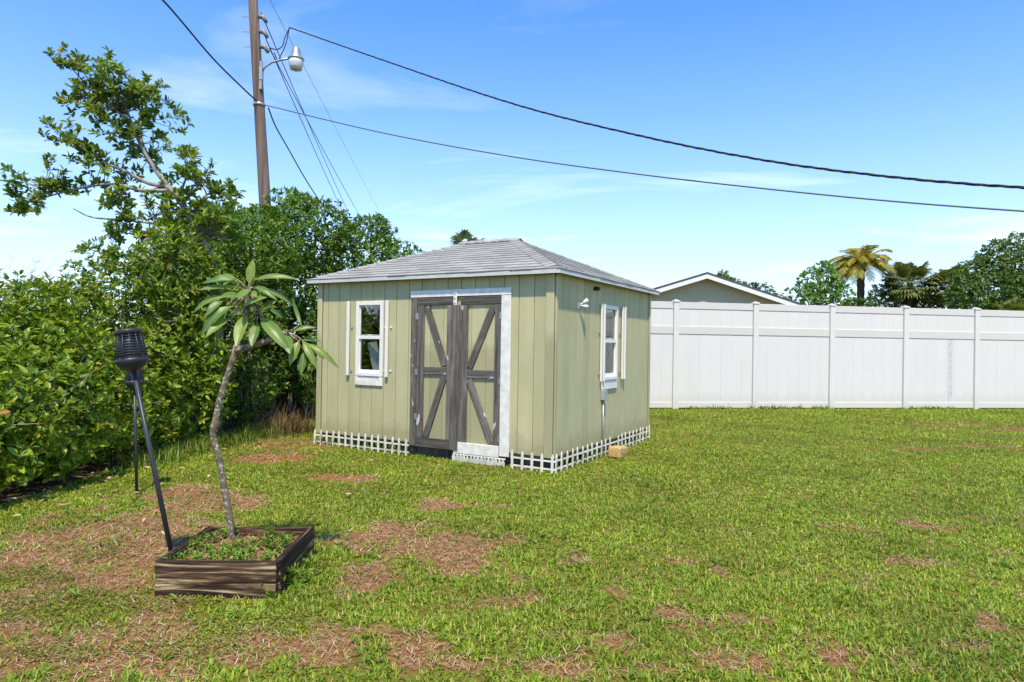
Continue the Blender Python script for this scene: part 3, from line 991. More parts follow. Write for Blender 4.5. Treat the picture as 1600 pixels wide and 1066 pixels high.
# windows
def window(front, u0, u1):
    """single-hung window; u runs along the wall, w is outwards"""
    root = empty("window"); root.parent = shed
    if front: root.matrix_local = Matrix.Identity(4)
    else: root.matrix_local = Matrix(((0, -1, 0, 0), (1, 0, 0, 0), (0, 0, 1, 0), (0, 0, 0, 1)))
    # local: x along wall, y inwards
    z0, z1, zm = 0.985, 1.985, 1.505
    def bx(n, mt_, a0, a1, w0, w1, b0, b1, bev=0.003):
        return box(n, mt_, root, a0, a1, w0, w1, b0, b1, bev)
    bx("frame_stile", M['white'], u0, u0 + 0.052, -0.026, 0.03, z0, z1)
    bx("frame_stile", M['white'], u1 - 0.052, u1, -0.026, 0.03, z0, z1)
    bx("frame_head", M['white'], u0 + 0.0525, u1 - 0.0525, -0.0255, 0.03, z1 - 0.05, z1 - 0.001)
    bx("frame_sill", M['white'], u0 + 0.0525, u1 - 0.0525, -0.034, 0.03, z0 + 0.001, z0 + 0.045)
    bx("meeting_rail", M['white'], u0 + 0.0525, u1 - 0.0525, -0.016, 0.022, zm - 0.024, zm + 0.02)
    bx("sash_rail", M['white'], u0 + 0.0525, u1 - 0.0525, -0.004, 0.02, z0 + 0.0455, z0 + 0.085)
    bx("sash_rail", M['metal'], u0 + 0.0525, u1 - 0.0525, -0.002, 0.02, zm + 0.0205, zm + 0.038)
    bx("latch", M['white'], (u0 + u1) / 2 - 0.03, (u0 + u1) / 2 + 0.03, -0.018, -0.004, zm + 0.021, zm + 0.036)
    for (b0, b1, w) in ((zm + 0.0385, z1 - 0.0505, 0.004), (z0 + 0.0855, zm - 0.0245, 0.010)):
        for s_ in (0, 1):
            xx = u0 + 0.0525 if s_ == 0 else u1 - 0.0645
            bx("sash_stile", M['white'], xx, xx + 0.012, w - 0.006, w + 0.008, b0, b1, 0.0)
        bx("pane", M['glass'], u0 + 0.0648, u1 - 0.0648, w, w + 0.003, b0, b1, 0.0)
    bx("apron", M['white_worn'], u0 - 0.006, u1 - 0.004, -0.022, -0.0015, 0.862, z0 - 0.002)
    return root


window(True, -2.985, -2.51)
window(False, 1.41, 1.935)

# slim shutter bars standing off the wall either side of the windows
for a0 in (-3.118, -2.436):
    s_ = board("shutter_bar", M['white'], shed, (a0, -0.030, 0.985), (a0, -0.030, 1.99), 0.042, 0.026, (0, -1, 0))
for a0 in (1.335, 2.105):
    for k_ in (0, 1):
        board("shutter_bar", M['white'], shed, (0.028 + 0.012 * k_, a0 + 0.062 * k_, 0.975), (0.028 + 0.012 * k_, a0 + 0.062 * k_, 1.99), 0.036, 0.022, (1, 0, 0))
for a0, zz in ((-3.07, 1.64), (-3.165, 1.64), (-2.48, 1.64), (-2.385, 1.64), (-2.385, 1.07), (-2.48, 1.07), (-3.07, 1.05)):
    box("screw_bracket", M['greypaint'] if a0 < -3 else M['cream'], shed, a0 - 0.014, a0 + 0.014, -0.014, -0.0005, zz - 0.012, zz + 0.012)
for yy in (1.30, 1.985, 2.06, 2.20):
    for zz in (1.62, 1.08):
        box("screw_bracket", M['greypaint'], shed, 0.0005, 0.016, yy - 0.014, yy + 0.014, zz - 0.012, zz + 0.012)

# door casing
board("door_casing", M['white_worn'], shed, (-2.052, -0.013, 2.062), (-0.566, -0.013, 2.070), 0.085, 0.022, (0, -1, 0))
board("door_casing", M['white_worn'], shed, (-0.632, -0.012, 0.115), (-0.632, -0.012, 2.024), 0.13, 0.020, (0, -1, 0))
board("door_jamb", M['oldwood'], shed, (-2.000, -0.012, 0.13), (-2.000, -0.012, 2.018), 0.088, 0.020, (0, -1, 0))


def door(x0, x1, diag, bottom_white):
    root = empty("door"); root.parent = shed
    zt, zb = 2.012, 0.125
    # panel of siding strips
    n = 3
    for i in range(n):
        w_ = (x1 - x0) / n
        box("panel_board", M['siding'], root, x0 + i * w_ + 0.003, x0 + (i + 1) * w_ - 0.003, 0.004, 0.018, zb, zt)
    box("door_core", M['groove'], root, x0 + 0.005, x1 - 0.005, 0.0185, 0.03, zb + 0.005, zt - 0.005)
    return root, zt, zb


yb = -0.010
FN = (0, -1, 0)
dl, zt, zb = door(-1.952, -1.345, 1, False)
board("stile", M['oldwood'], dl, (-1.893, yb, 0.245), (-1.893, yb, 1.916), 0.112, 0.022, FN)
board("stile", M['brownwood'], dl, (-1.440, yb, 0.245), (-1.440, yb, 1.916), 0.082, 0.022, FN)
board("astragal", M['oldwood'], dl, (-1.342, yb - 0.022, 0.128), (-1.342, yb - 0.022, 1.916), 0.118, 0.022, FN)
board("rail", M['oldwood'], dl, (-1.952, yb, 1.966), (-1.352, yb, 1.970), 0.094, 0.022, FN)
board("rail", M['oldwood'], dl, (-1.835, yb, 1.092), (-1.483, yb, 1.098), 0.09, 0.022, FN)
board("rail", M['oldwood'], dl, (-1.952, yb, 0.184), (-1.404, yb, 0.184), 0.118, 0.024, FN)
board("brace", M['brownwood'], dl, (-1.795, yb + 0.001, 1.900), (-1.505, yb + 0.001, 1.160), 0.088, 0.019, FN)
board("brace", M['oldwood'], dl, (-1.518, yb + 0.001, 1.035), (-1.795, yb + 0.001, 0.262), 0.088, 0.019, FN)
for zz in (1.78, 1.07, 0.5):
    box("hinge", M['metal'], dl, -1.968, -1.925, -0.026, -0.0215, zz - 0.04, zz + 0.04)
dr, zt, zb = door(-1.338, -0.705, -1, True)
board("stile", M['brownwood'], dr, (-1.225, yb - 0.004, 0.222), (-1.225, yb - 0.004, 1.912), 0.108, 0.024, FN)
board("stile", M['oldwood'], dr, (-0.742, yb, 0.235), (-0.742, yb, 1.912), 0.086, 0.022, FN)
board("rail", M['oldwood'], dr, (-1.280, yb, 1.966), (-0.700, yb, 1.972), 0.096, 0.022, FN)
board("rail", M['oldwood'], dr, (-1.170, yb, 1.072), (-0.786, yb, 1.078), 0.096, 0.022, FN)
board("brace", M['oldwood'], dr, (-0.810, yb + 0.001, 1.895), (-1.145, yb + 0.001, 1.150), 0.088, 0.019, FN)
board("brace", M['brownwood'], dr, (-1.145, yb + 0.001, 1.005), (-0.810, yb + 0.001, 0.262), 0.088, 0.019, FN)
board("kick_board", M['white_worn'], dr, (-1.348, yb - 0.012, 0.166), (-0.706, yb - 0.012, 0.166), 0.135, 0.022, FN)
for zz in (1.78, 1.0, 0.32):
    box("hinge", M['metal'], dr, -0.716, -0.69, -0.026, -0.0215, zz - 0.04, zz + 0.04)
lt_ = box("latch_plate", M['white_worn'], shed, -1.378, -1.328, -0.034, -0.0245, 1.90, 2.10, 0.002)
for zz in (1.94, 2.0, 2.06):
    MB().tube([(-1.353, -0.042, zz), (-1.353, -0.0335, zz)], 0.009, 8).build("bolt", M['greypaint'], shed)

# side wall fittings
wl = empty("wall_lamp"); wl.parent = shed; wl.location = (0.0, 0.63, 1.93); wl.scale = (0.62, 0.62, 0.62)
box("back_plate", M['white'], wl, 0.0, 0.022, -0.05, 0.05, -0.06, 0.06, 0.005)
for (dy, dz) in ((0.09, 0.085), (0.10, -0.02)):
    MB().tube([(0.02, 0, 0.01), (0.07, dy * 0.4, dz * 0.4), (0.09, dy * 0.65, dz * 0.65)], 0.013, 8).build("lamp_arm", M['white'], wl, smooth=True)
    MB().tube([(0.08, dy * 0.55, dz * 0.55), (0.11, dy * 0.8, dz * 0.8), (0.15, dy * 1.3, dz * 1.3)], [0.02, 0.032, 0.038], 12).build("lamp_head", M['white'], wl, smooth=True)
cb = empty("security_camera"); cb.parent = shed; cb.location = (0.0, 1.13, 2.17); cb.scale = (0.65, 0.65, 0.65)
box("camera_body", M['black'], cb, 0.012, 0.085, -0.045, 0.045, -0.04, 0.04, 0.008)
MB().tube([(0.085, 0, 0), (0.12, 0, -0.006)], [0.028, 0.032], 12).build("camera_lens", M['black'], cb)
box("camera_mount", M['black'], cb, 0.0, 0.0115, -0.03, 0.03, -0.03, 0.03)
eb = empty("electrical_box"); eb.parent = shed; eb.location = (0.0, 1.43, 0.79)
box("box_body", M['greypaint'], eb, 0.0005, 0.055, -0.045, 0.045, -0.065, 0.065, 0.006)
box("box_cover", M['greypaint'], eb, 0.0555, 0.064, -0.048, 0.048, -0.068, 0.068, 0.003)
MB().tube([(0.026, 0, -0.064), (0.026, 0, -0.79)], 0.0125, 10).build("conduit", M['metal'], eb, smooth=True)

# roof -------------------------------------------------------------------
OV = 0.10
ex0, ex1, ey0, ey1 = -SW - OV, OV, -OV, SD + OV
EZ, RZ = 2.295, 2.962
RA, RB = Vector((-2.36, SD / 2, RZ)), Vector((-1.48, SD / 2, RZ))
C00, C10, C11, C01 = Vector((ex0, ey0, EZ)), Vector((ex1, ey0, EZ)), Vector((ex1, ey1, EZ)), Vector((ex0, ey1, EZ))
roof = MB()
roof.v = [tuple(p) for p in (C00, C10, C11, C01, RA, RB)] + [(p.x, p.y, p.z - 0.03) for p in (C00, C10, C11, C01)]
roof.f = [(0, 1, 5, 4), (1, 2, 5), (2, 3, 4, 5), (3, 0, 4), (1, 0, 6, 7), (2, 1, 7, 8), (3, 2, 8, 9), (0, 3, 9, 6), (6, 9, 8, 7)]
roof = roof.build("roof", M['groove'], shed)
# drip edge / fascia strips under the shingles
fz0, fz1 = EZ - 0.046, EZ + 0.002
box("drip_edge", M['drip'], roof, ex0 - 0.012, ex1 + 0.012, ey0 - 0.014, ey0 - 0.002, fz0, fz1)
box("drip_edge", M['drip'], roof, ex1 + 0.002, ex1 + 0.014, ey0 - 0.0015, ey1 + 0.0015, fz0, fz1)
box("drip_edge", M['drip'], roof, ex0 - 0.012, ex1 + 0.012, ey1 + 0.002, ey1 + 0.014, fz0, fz1)
box("drip_edge", M['drip'], roof, ex0 - 0.014, ex0 - 0.002, ey0 - 0.0015, ey1 + 0.0015, fz0, fz1)


def clip_poly(poly, a, b):
    """keep the part left of the line a->b (2d)"""
    out = []
    side = lambda p: (b[0] - a[0]) * (p[1] - a[1]) - (b[1] - a[1]) * (p[0] - a[0])
    for i in range(len(poly)):
        p, q_ = poly[i], poly[(i + 1) % len(poly)]
        sp_, sq = side(p), side(q_)
        if sp_ >= 0: out.append(p)
        if sp_ * sq < 0:
            t = sp_ / (sp_ - sq)
            out.append((p[0] + (q_[0] - p[0]) * t, p[1] + (q_[1] - p[1]) * t))
    return out


def shingle_slope(A, B, tops, single):
    """A->B is the eave, tops the upper corners; lays three-tab courses up the slope"""
    U = (B - A).normalized()
    mid_top = sum(tops, Vector()) / len(tops)
    Nn = U.cross(mid_top - A).normalized()
    if Nn.z < 0: Nn = -Nn
    Vv = Nn.cross(U).normalized()
    if Vv.z < 0: Vv = -Vv
    to2 = lambda P: ((P - A).dot(U), (P - A).dot(Vv))
    poly2 = [to2(A), to2(B)] + [to2(t) for t in tops]
    smax = max(p[1] for p in poly2)
    exposure, tabw = 0.139, 0.305
    joined = MB(); c = 0
    rows = int(smax / exposure) + 1
    for r_ in range(rows):
        v0 = r_ * exposure - 0.018; v1 = (r_ + 1) * exposure + 0.012
        u = -0.4 - (r_ % 2) * tabw * 0.5 + random.uniform(-0.02, 0.02)
        while u < poly2[1][0] + 0.4:
            jv = random.uniform(-0.004, 0.004)
            tab = [(u + 0.003, v0 + jv), (u + tabw - 0.003, v0 + jv + random.uniform(-0.003, 0.003)), (u + tabw - 0.003, v1), (u + 0.003, v1)]
            u += tabw
            ext = [(-0.02, -0.02), (poly2[1][0] + 0.02, -0.02)] + poly2[2:]
            for i in range(len(ext)):
                tab = clip_poly(tab, ext[i], ext[(i + 1) % len(ext)])
                if len(tab) < 3: break
            if len(tab) < 3: continue
            ar = 0.5 * abs(sum(tab[i][0] * tab[(i + 1) % len(tab)][1] - tab[(i + 1) % len(tab)][0] * tab[i][1] for i in range(len(tab))))
            if ar < 0.0012: continue
            lift = random.uniform(0.0, 0.003)
            hh = lambda v_: 0.006 + (0.011 + lift) * max(0.0, 1 - (v_ - v0) / (v1 - v0))
            P = [A + U * p[0] + Vv * p[1] + Nn * hh(p[1]) for p in tab]
            Q = [A + U * p[0] + Vv * p[1] + Nn * 0.001 for p in tab]
            if single:
                cen = sum(P, Vector()) / len(P)
                mb = MB()
            else:
                cen = Vector(); mb = joined
            bi = len(mb.v); n = len(P)
            mb.v += [tuple(p - cen) for p in P] + [tuple(p - cen) for p in Q]
            mb.f.append(tuple(bi + i for i in range(n)))
            for i in range(n):
                j = (i + 1) % n
                mb.f.append((bi + i, bi + n + i, bi + n + j, bi + j))
            if single:
                mb.build("shingle", M['shingle'], roof, loc=cen); c += 1
    if not single:
        tag(joined.build("shingle_course", M['shingle'], roof), kind="stuff")
    return c


nsh = shingle_slope(C00, C10, [RB, RA], True)
nsh += shingle_slope(C10, C11, [RB], True)
shingle_slope(C11, C01, [RA, RB], False)
shingle_slope(C01, C00, [RA], False)


def caps(P, Q, n1, n2, lift=0.012, L=0.30, exp_=0.145, hw=0.125):
    """folded cap shingles climbing P -> Q over the join of slopes with normals n1, n2"""
    d = (Q - P); ln = d.length; d.normalize()
    s1 = d.cross(n1).normalized(); s2 = d.cross(n2).normalized()
    if s1.dot(n2) > 0: s1 = -s1
    if s2.dot(n1) > 0: s2 = -s2
    # s1 lies in slope 1 pointing down from the join, s2 in slope 2
    up_ = (n1 + n2).normalized()
    t = 0.13 if abs(d.z) > 0.05 else 0.0          # hip caps start just above the eave corner
    while t < ln - 0.02:
        t1 = min(t + L * 0.62, ln + 0.02)
        a_, b_ = P + d * (t - 0.01), P + d * t1
        h0, h1 = lift + 0.014, lift
        V = [a_ + s1 * hw + n1 * h0, a_ + up_ * (h0 + 0.004), a_ + s2 * hw + n2 * h0,
             b_ + s1 * hw + n1 * h1, b_ + up_ * (h1 + 0.003), b_ + s2 * hw + n2 * h1]
        V2 = [v_ - up_ * 0.012 for v_ in V]
        cen = sum(V, Vector()) / 6
        mb = MB()
        mb.v = [tuple(v_ - cen) for v_ in V + V2]
        mb.f = [(0, 1, 4, 3), (1, 2, 5, 4), (6, 9, 10, 7), (7, 10, 11, 8), (0, 6, 7, 1), (1, 7, 8, 2), (0, 3, 9, 6), (2, 8, 11, 5), (3, 4, 10, 9), (4, 5, 11, 10)]
        mb.build("hip_cap", M['shingle'], roof, loc=cen)
        t += exp_


def pn(a_, b_, c_):
    n = (b_ - a_).cross(c_ - a_).normalized()
    return n if n.z > 0 else -n


nF, nR, nB, nL = pn(C00, C10, RB), pn(C10, C11, RB), pn(C11, C01, RA), pn(C01, C00, RA)
caps(C10, RB, nF, nR)
caps(C00, RA, nL, nF)
caps(C11, RB, nR, nB)
caps(C01, RA, nB, nL)
caps(RA - Vector((0.05, 0, 0)), RB + Vector((0.06, 0, 0)), nB, nF, 0.026)
ve = MB().prism([(-0.12, -0.035), (0.12, -0.035), (0.0, 0.022)], -0.004, 0.004)
ve.build("ridge_vent_end", M['dark'], roof, loc=RB + Vector((0.075, 0, 0.0)), rot=(0, 0, PI / 2))

# things seen through the windows
pk = empty("leaning_plank", (0, 0, 0))
pk.location = Vector((SO[0], SO[1], 0)); pk.rotation_euler = (0, 0, -YAW)
tag(pk, "pale plank leaning inside the shed behind the front window", "plank")
board("plank_board", M['white_worn'], pk, (-2.62, 0.30, 0.165), (-2.80, 0.10, 1.44), 0.13, 0.03, (0.3, -1, 0.3))
board("plank_batten", M['white_worn'], pk, (-2.54, 0.30, 0.165), (-2.66, 0.12, 1.36), 0.04, 0.03, (0.3, -1, 0.3))
cab = empty("storage_cabinet", (SO[0], SO[1], 0), -YAW)
tag(cab, "white storage cabinet inside the shed behind the side window", "cabinet")
box("carcass", M['white'], cab, -0.95, -0.5, 1.85, 2.55, 0.165, 1.80, 0.005)
box("cabinet_door", M['white'], cab, -0.498, -0.48, 1.86, 2.195, 0.20, 1.77, 0.004)
box("cabinet_door", M['white'], cab, -0.498, -0.48, 2.205, 2.54, 0.20, 1.77, 0.004)


# picket edging round the shed ---------------------------------------------
def picket_me(w_, h_, t_):
    return MB().prism([(-w_ / 2, 0), (w_ / 2, 0), (w_ / 2, h_ - w_ * 1.1), (0, h_), (-w_ / 2, h_ - w_ * 1.1)], -t_ / 2, t_ / 2).mesh("picket")


PK = picket_me(0.030, 0.235, 0.010); PK.materials.append(M['picket'])
PKS = picket_me(0.045, 0.11, 0.010); PKS.materials.append(M['picket'])


def edging(label, p0, p1, n, rails=(0.04, 0.13), tilt=0.0, me=PK, lean=0.0, sink=0.015, missing=()):
    """p0, p1 in shed coordinates"""
    w0 = Vector((SO[0] + p0[0] * SX[0] + p0[1] * SY[0], SO[1] + p0[0] * SX[1] + p0[1] * SY[1], 0))
    w1 = Vector((SO[0] + p1[0] * SX[0] + p1[1] * SY[0], SO[1] + p1[0] * SX[1] + p1[1] * SY[1], 0))
    d = w1 - w0
    root = empty("picket_edging", w0, math.atan2(d.y, d.x))
    tag(root, label, "garden edging", "low picket edging round the shed")
    ln = d.length
    for z_ in rails:
        box("rail", M['picket'], root, -0.012, ln + 0.012, 0.0055, 0.016, z_ - 0.0095, z_ + 0.0095, 0.002)
    for i in range(n):
        if i in missing: continue
        o = link("picket", me, None, root, (ln * (i + 0.15) / (n - 0.7), 0, -sink + random.uniform(-0.008, 0.008)))
        o.rotation_euler = (random.uniform(-0.03, 0.03) + lean, random.uniform(-0.05, 0.05) + tilt, 0)
    return root


edging("white picket edging along the front wall under the shed's front window", (-3.70, -0.06), (-2.03, -0.07), 15)
edging("short white picket edging at the shed's near front corner beside the doors", (-0.50, -0.08), (0.055, -0.085), 5)
edging("long weathered picket edging along the shed's side wall", (0.065, -0.07), (0.06, 3.27), 23, missing=(12,))
edging("close-set white pickets low under the right-hand shed door", (-1.34, -0.035), (-0.62, -0.035), 15, rails=(0.085,), me=PKS, lean=0.12)

# yellow stone beside the side wall
bm = bmesh.new()
bmesh.ops.create_cube(bm, size=1.0)
bmesh.ops.subdivide_edges(bm, edges=bm.edges[:], cuts=7, use_grid_fill=True)
for v_ in bm.verts:
    p = v_.co.copy()
    q_ = Vector((math.copysign(abs(2 * p.x) ** 1.0, p.x), 2 * p.y, 2 * p.z))
    ln = max(abs(q_.x), abs(q_.y), abs(q_.z))
    sph = q_.normalized() * ln
    q_ = q_.lerp(sph, 0.14)
    nz = float(fbm(np.array([q_.x * 2.2 + q_.z * 1.3 + 5]), np.array([q_.y * 2.2 - q_.z * 1.7 + 3]))[0]) - 0.5
    q_ *= 1 + 0.14 * nz
    v_.co = Vector((q_.x * 0.14, q_.y * 0.085, q_.z * 0.07))
me = bpy.data.meshes.new("stone"); bm.to_mesh(me); bm.free()
for p in me.polygons: p.use_smooth = True
st = link("stone", me, M['stone'], None, (1.40, 8.72, 0.07), (0.05, 0.06, -YAW + R(88)))
tag(st, "rough yellow stone block on the grass beside the shed's side wall", "stone")

# ------------------------------------------------------------------ white vinyl fence
fence = empty("vinyl_fence", (FA[0], FA[1], 0), FANG)
tag(fence, "tall white vinyl privacy fence across the back of the lawn", "fence")
SP, FH = 1.97, 2.50
pm = MB().quadbox(-0.065, 0.065, -0.065, 0.065, 0, FH - 0.02).mesh("post", bevel=0.006); pm.materials.append(M['vinyl'])
cm = MB()
cm.v = [(-.078, -.078, 0), (.078, -.078, 0), (.078, .078, 0), (-.078, .078, 0), (-.078, -.078, .03), (.078, -.078, .03), (.078, .078, .03), (-.078, .078, .03), (0, 0, .065)]
cm.f = [(3, 2, 1, 0), (0, 1, 5, 4), (1, 2, 6, 5), (2, 3, 7, 6), (3, 0, 4, 7), (4, 5, 8), (5, 6, 8), (6, 7, 8), (7, 4, 8)]
cm = cm.mesh("cap"); cm.materials.append(M['vinyl'])
i0, i1 = -4, 8
for i in range(i0, i1):
    po = link("post", pm, None, fence, (i * SP, 0, -0.01))
    link("cap", cm, None, po, (0, 0, FH - 0.02))
NP = 7
pw = (SP - 0.13) / NP
lowme = MB().quadbox(-pw / 2 + 0.0006, pw / 2 - 0.0006, -0.012, 0.012, 0.15, 1.745).mesh("plank", bevel=0.0012); lowme.materials.append(M['vinyl'])
upme = MB().quadbox(-pw / 2 + 0.0006, pw / 2 - 0.0006, -0.012, 0.012, 1.905, 2.33).mesh("plank", bevel=0.0012); upme.materials.append(M['vinyl'])
stme = lowme.copy(); stme.materials.clear(); stme.materials.append(M['vinyl_stain'])
for i in range(i0, i1 - 1):
    x0 = i * SP + 0.0655; x1 = (i + 1) * SP - 0.0655
    box("bottom_rail", M['vinyl'], fence, x0, x1, -0.026, 0.026, 0.03, 0.16, 0.004)
    box("middle_rail", M['vinyl'], fence, x0, x1, -0.026, 0.026, 1.735, 1.915, 0.004)
    box("top_rail", M['vinyl'], fence, x0, x1, -0.026, 0.026, 2.32, 2.475, 0.004)
    for k_ in range(NP):
        xx = x0 + (k_ + 0.5) * (x1 - x0) / NP
        if i == 3 and k_ == 4:
            o = link("plank", stme, None, fence, (xx, 0, 0)); o["label"] = "fence plank with a vertical brown stain"
        else:
            link("plank", lowme, None, fence, (xx, random.uniform(-0.001, 0.001), 0))
        link("plank", upme, None, fence, (xx, random.uniform(-0.001, 0.001), 0))

# ------------------------------------------------------------------ neighbour's house
house = empty("neighbour_house", (7.39, 26, 0))
tag(house, "olive grey house gable with white fascia behind the white fence", "house")
hw, ez_, rz_ = 4.35, 2.93, 4.22
MB().prism([(-hw + 0.35, 0), (hw - 0.35, 0), (hw - 0.35, ez_ + 0.02), (0, rz_ - 0.10), (-hw + 0.35, ez_ + 0.02)], 0.0, 12.0).build("wall", M['housewall'], house)
for s_ in (-1, 1):
    rf = MB()
    rf.prism([(0, rz_), (s_ * (hw + 0.25), ez_ - 0.17), (s_ * (hw + 0.25), ez_ - 0.10), (0, rz_ + 0.075)], -0.45, 12.4)
    rf = rf.build("roof_slope", M['houseroof'], house)
    MB().prism([(0, rz_ - 0.17), (s_ * (hw + 0.25), ez_ - 0.34), (s_ * (hw + 0.25), ez_ - 0.173), (0, rz_ - 0.003)], -0.44, -0.40).build("rake_board", M['fascia'], house)
    MB().prism([(0, rz_ - 0.02), (s_ * (hw + 0.2), ez_ - 0.20), (s_ * (hw + 0.2), ez_ - 0.176), (0, rz_ - 0.004)], -0.395, 0.0).build("soffit", M['fascia'], house)

# ------------------------------------------------------------------ utility pole, lamp and wires
def pole_x(z): return -6.29 - (z - 4.71) * (0.41 / 5.35)


up_ = empty("utility_pole", (pole_x(0), 17, 0))
tag(up_, "tall leaning brown wooden utility pole behind the hedge", "utility pole")
bx0 = pole_x(0)
MB().tube([(pole_x(z) - bx0, 0, z) for z in (-0.2, 3, 6, 9, 11.2)], [0.165, 0.152, 0.138, 0.122, 0.112], 16).build("shaft", M['pole'], up_, smooth=True)
for z_ in (9.62, 9.24, 8.86):
    xx = pole_x(z_) - bx0
    MB().tube([(xx - 0.30, -0.02, z_), (xx + 0.24, -0.02, z_)], 0.012, 6).build("through_bolt", M['metal'], up_)
    MB().tube([(xx + 0.13, -0.02, z_ + 0.03), (xx + 0.16, -0.02, z_ + 0.01), (xx + 0.24, -0.03, z_ - 0.01), (xx + 0.27, -0.03, z_ - 0.05), (xx + 0.33, -0.03, z_ - 0.14)], [0.05, 0.06, 0.06, 0.055, 0.045], 10).build("insulator", M['porcelain'], up_, smooth=True)
xx = pole_x(7.4) - bx0
MB().tube([(xx, 0, 7.36), (xx, 0, 7.43)], 0.148, 16).build("cable_clamp", M['metal'], up_, smooth=True)
box("ground_wire_guard", M['greypaint'], up_, pole_x(8.1) - bx0 + 0.10, pole_x(8.1) - bx0 + 0.16, -0.15, -0.09, 7.75, 8.45)

lamp = empty("street_lamp", (pole_x(8.2) + 0.15, 16.9, 8.2))
tag(lamp, "grey dusk-to-dawn street lamp on a curved arm on the utility pole", "street lamp")
box("mount_plate", M['metal'], lamp, -0.05, 0.03, -0.06, 0.06, -0.22, 0.10, 0.005)
MB().tube([(0.0, 0, 0.0), (0.08, 0, 0.12), (0.25, 0, 0.24), (0.50, 0, 0.31), (0.74, 0, 0.35)], 0.028, 10).build("arm", M['metal'], lamp, smooth=True)
hd = (0.86, 0, 0.36)
MB().lathe([(0.05, 0.26), (0.085, 0.255), (0.10, 0.20), (0.12, 0.10), (0.13, 0.02), (0.155, 0.0), (0.10, -0.01)][::-1], 20, hd).build("housing", M['metal'], lamp, smooth=True)
MB().lathe([(0.195, 0.0), (0.205, -0.03), (0.185, -0.06), (0.04, -0.065)][::-1], 20, hd).build("collar", M['metal'], lamp, smooth=True)
MB().lathe([(0.185, -0.066), (0.18, -0.14), (0.165, -0.22), (0.14, -0.30), (0.05, -0.315)][::-1], 24, hd).build("refractor", M['lampglass'], lamp, smooth=True)
MB().lathe([(0.04, 0.26), (0.045, 0.30), (0.02, 0.315)][::-1], 12, hd).build("photocell", M['greypaint'], lamp, smooth=True)


def smooth_path(pts, n=10):
    P = [Vector(p) for p in pts]
    P = [P[0] * 2 - P[1]] + P + [P[-1] * 2 - P[-2]]
    out = []
    for i in range(1, len(P) - 2):
        for k_ in range(n):
            t = k_ / n
            a_, b_, c_, d_ = P[i - 1], P[i], P[i + 1], P[i + 2]
            out.append(0.5 * ((2 * b_) + (c_ - a_) * t + (2 * a_ - 5 * b_ + 4 * c_ - d_) * t * t + (3 * b_ - a_ - 3 * c_ + d_) * t ** 3))
    out.append(P[-2])
    return out


def sagline(p, q_, sag, n=24):
    p, q_ = Vector(p), Vector(q_)
    return [p.lerp(q_, i / n) - Vector((0, 0, sag * 4 * (i / n) * (1 - i / n))) for i in range(n + 1)]


DROP = [(-6.78, 20.0, 10.77), (-3.35, 17.0, 8.57), (-0.08, 14.0, 6.46), (2.21, 11.9, 5.17), (3.96, 10.5, 4.37), (5.34, 9.4, 3.86), (6.37, 8.4, 3.5), (7.22, 7.6, 3.26)]
TELE = [(-6.38, 17.0, 7.4), (-2.97, 15.2, 6.17), (-0.06, 13.5, 5.21), (2.24, 12.0, 4.51), (4.08, 10.8, 4.0), (5.57, 9.8, 3.61), (6.76, 8.9, 3.31), (7.7, 8.1, 3.07)]
# the heavy twisted service drop
pts = smooth_path(DROP, 40)
root = empty("service_drop_cable", (-6.78, 20.0, 10.77))
tag(root, "thick twisted black service cable sagging across the sky to the right", "cable")
for k_ in range(3):
    tw = []
    s_acc = 0
    for i, p in enumerate(pts):
        if i: s_acc += (pts[i] - pts[i - 1]).length
        ph = s_acc * 2 * PI / 0.6 + k_ * 2 * PI / 3
        r_ = 0.012
        tw.append(p + Vector((0.25 * math.sin(ph), math.sin(ph) * 0.6, math.cos(ph))) * r_ - Vector((-6.78, 20.0, 10.77)))
    MB().tube(tw, 0.0105 if k_ else 0.007, 5).build("conductor", M['cable'], root, smooth=True)
for k_, pl in enumerate(([(-6.78, 20, 10.77), (-6.69, 19.34, 10.15), (-6.62, 18.97, 9.76), (-6.48, 18.12, 9.29), (-6.22, 17.0, 8.84)],
                         [(-6.78, 20, 10.77), (-6.63, 19.25, 9.92), (-6.42, 18.25, 9.17), (-6.31, 17.75, 8.84), (-6.14, 17.0, 8.72)])):
    MB().tube([p - Vector((-6.78, 20.0, 10.77)) for p in smooth_path(pl, 8)], 0.016, 6).build("drip_loop", M['cable'], root, smooth=True)


def wire(name, label, cat, pts, r_, mat, group=None):
    p0 = Vector(pts[0])
    o = MB().tube([Vector(p) - p0 for p in pts], r_, 6).build(name, mat, None, smooth=True, loc=p0)
    return tag(o, label, cat, group)


wire("telephone_cable", "thin grey cable running from the pole's clamp down to the right", "cable",
     smooth_path(TELE, 10), 0.013, M['wire'])
wire("telephone_cable", "black cable coming in from the upper left to the pole's clamp", "cable",
     smooth_path([(-6.25, 9.0, 7.75), (-6.61, 11, 7.77), (-6.80, 13, 7.93), (-6.80, 15, 7.74), (-6.64, 16.33, 7.56), (-6.5, 16.9, 7.44)], 8), 0.019, M['cable'])
wire("telephone_cable", "black cable dropping from the pole's clamp into the bushes behind", "cable",
     smooth_path([(-6.30, 17.1, 7.36), (-6.39, 17.88, 7.15), (-6.47, 19.13, 6.92), (-6.6, 21.5, 6.47), (-6.9, 25, 6.2), (-8.2, 36, 6.1), (-11.0, 58, 7.2)], 8), 0.019, M['cable'])
wire("power_line", "topmost of the three power lines running away from the pole", "power line", sagline((-6.49, 17, 9.74), (-12.98, 60, 9.37), 0.25), 0.014, M['wire'], "power lines behind the pole")
wire("power_line", "middle one of the three power lines running away from the pole", "power line", sagline((-6.36, 17, 9.09), (-13.26, 60, 9.08), 0.25), 0.014, M['wire'], "power lines behind the pole")
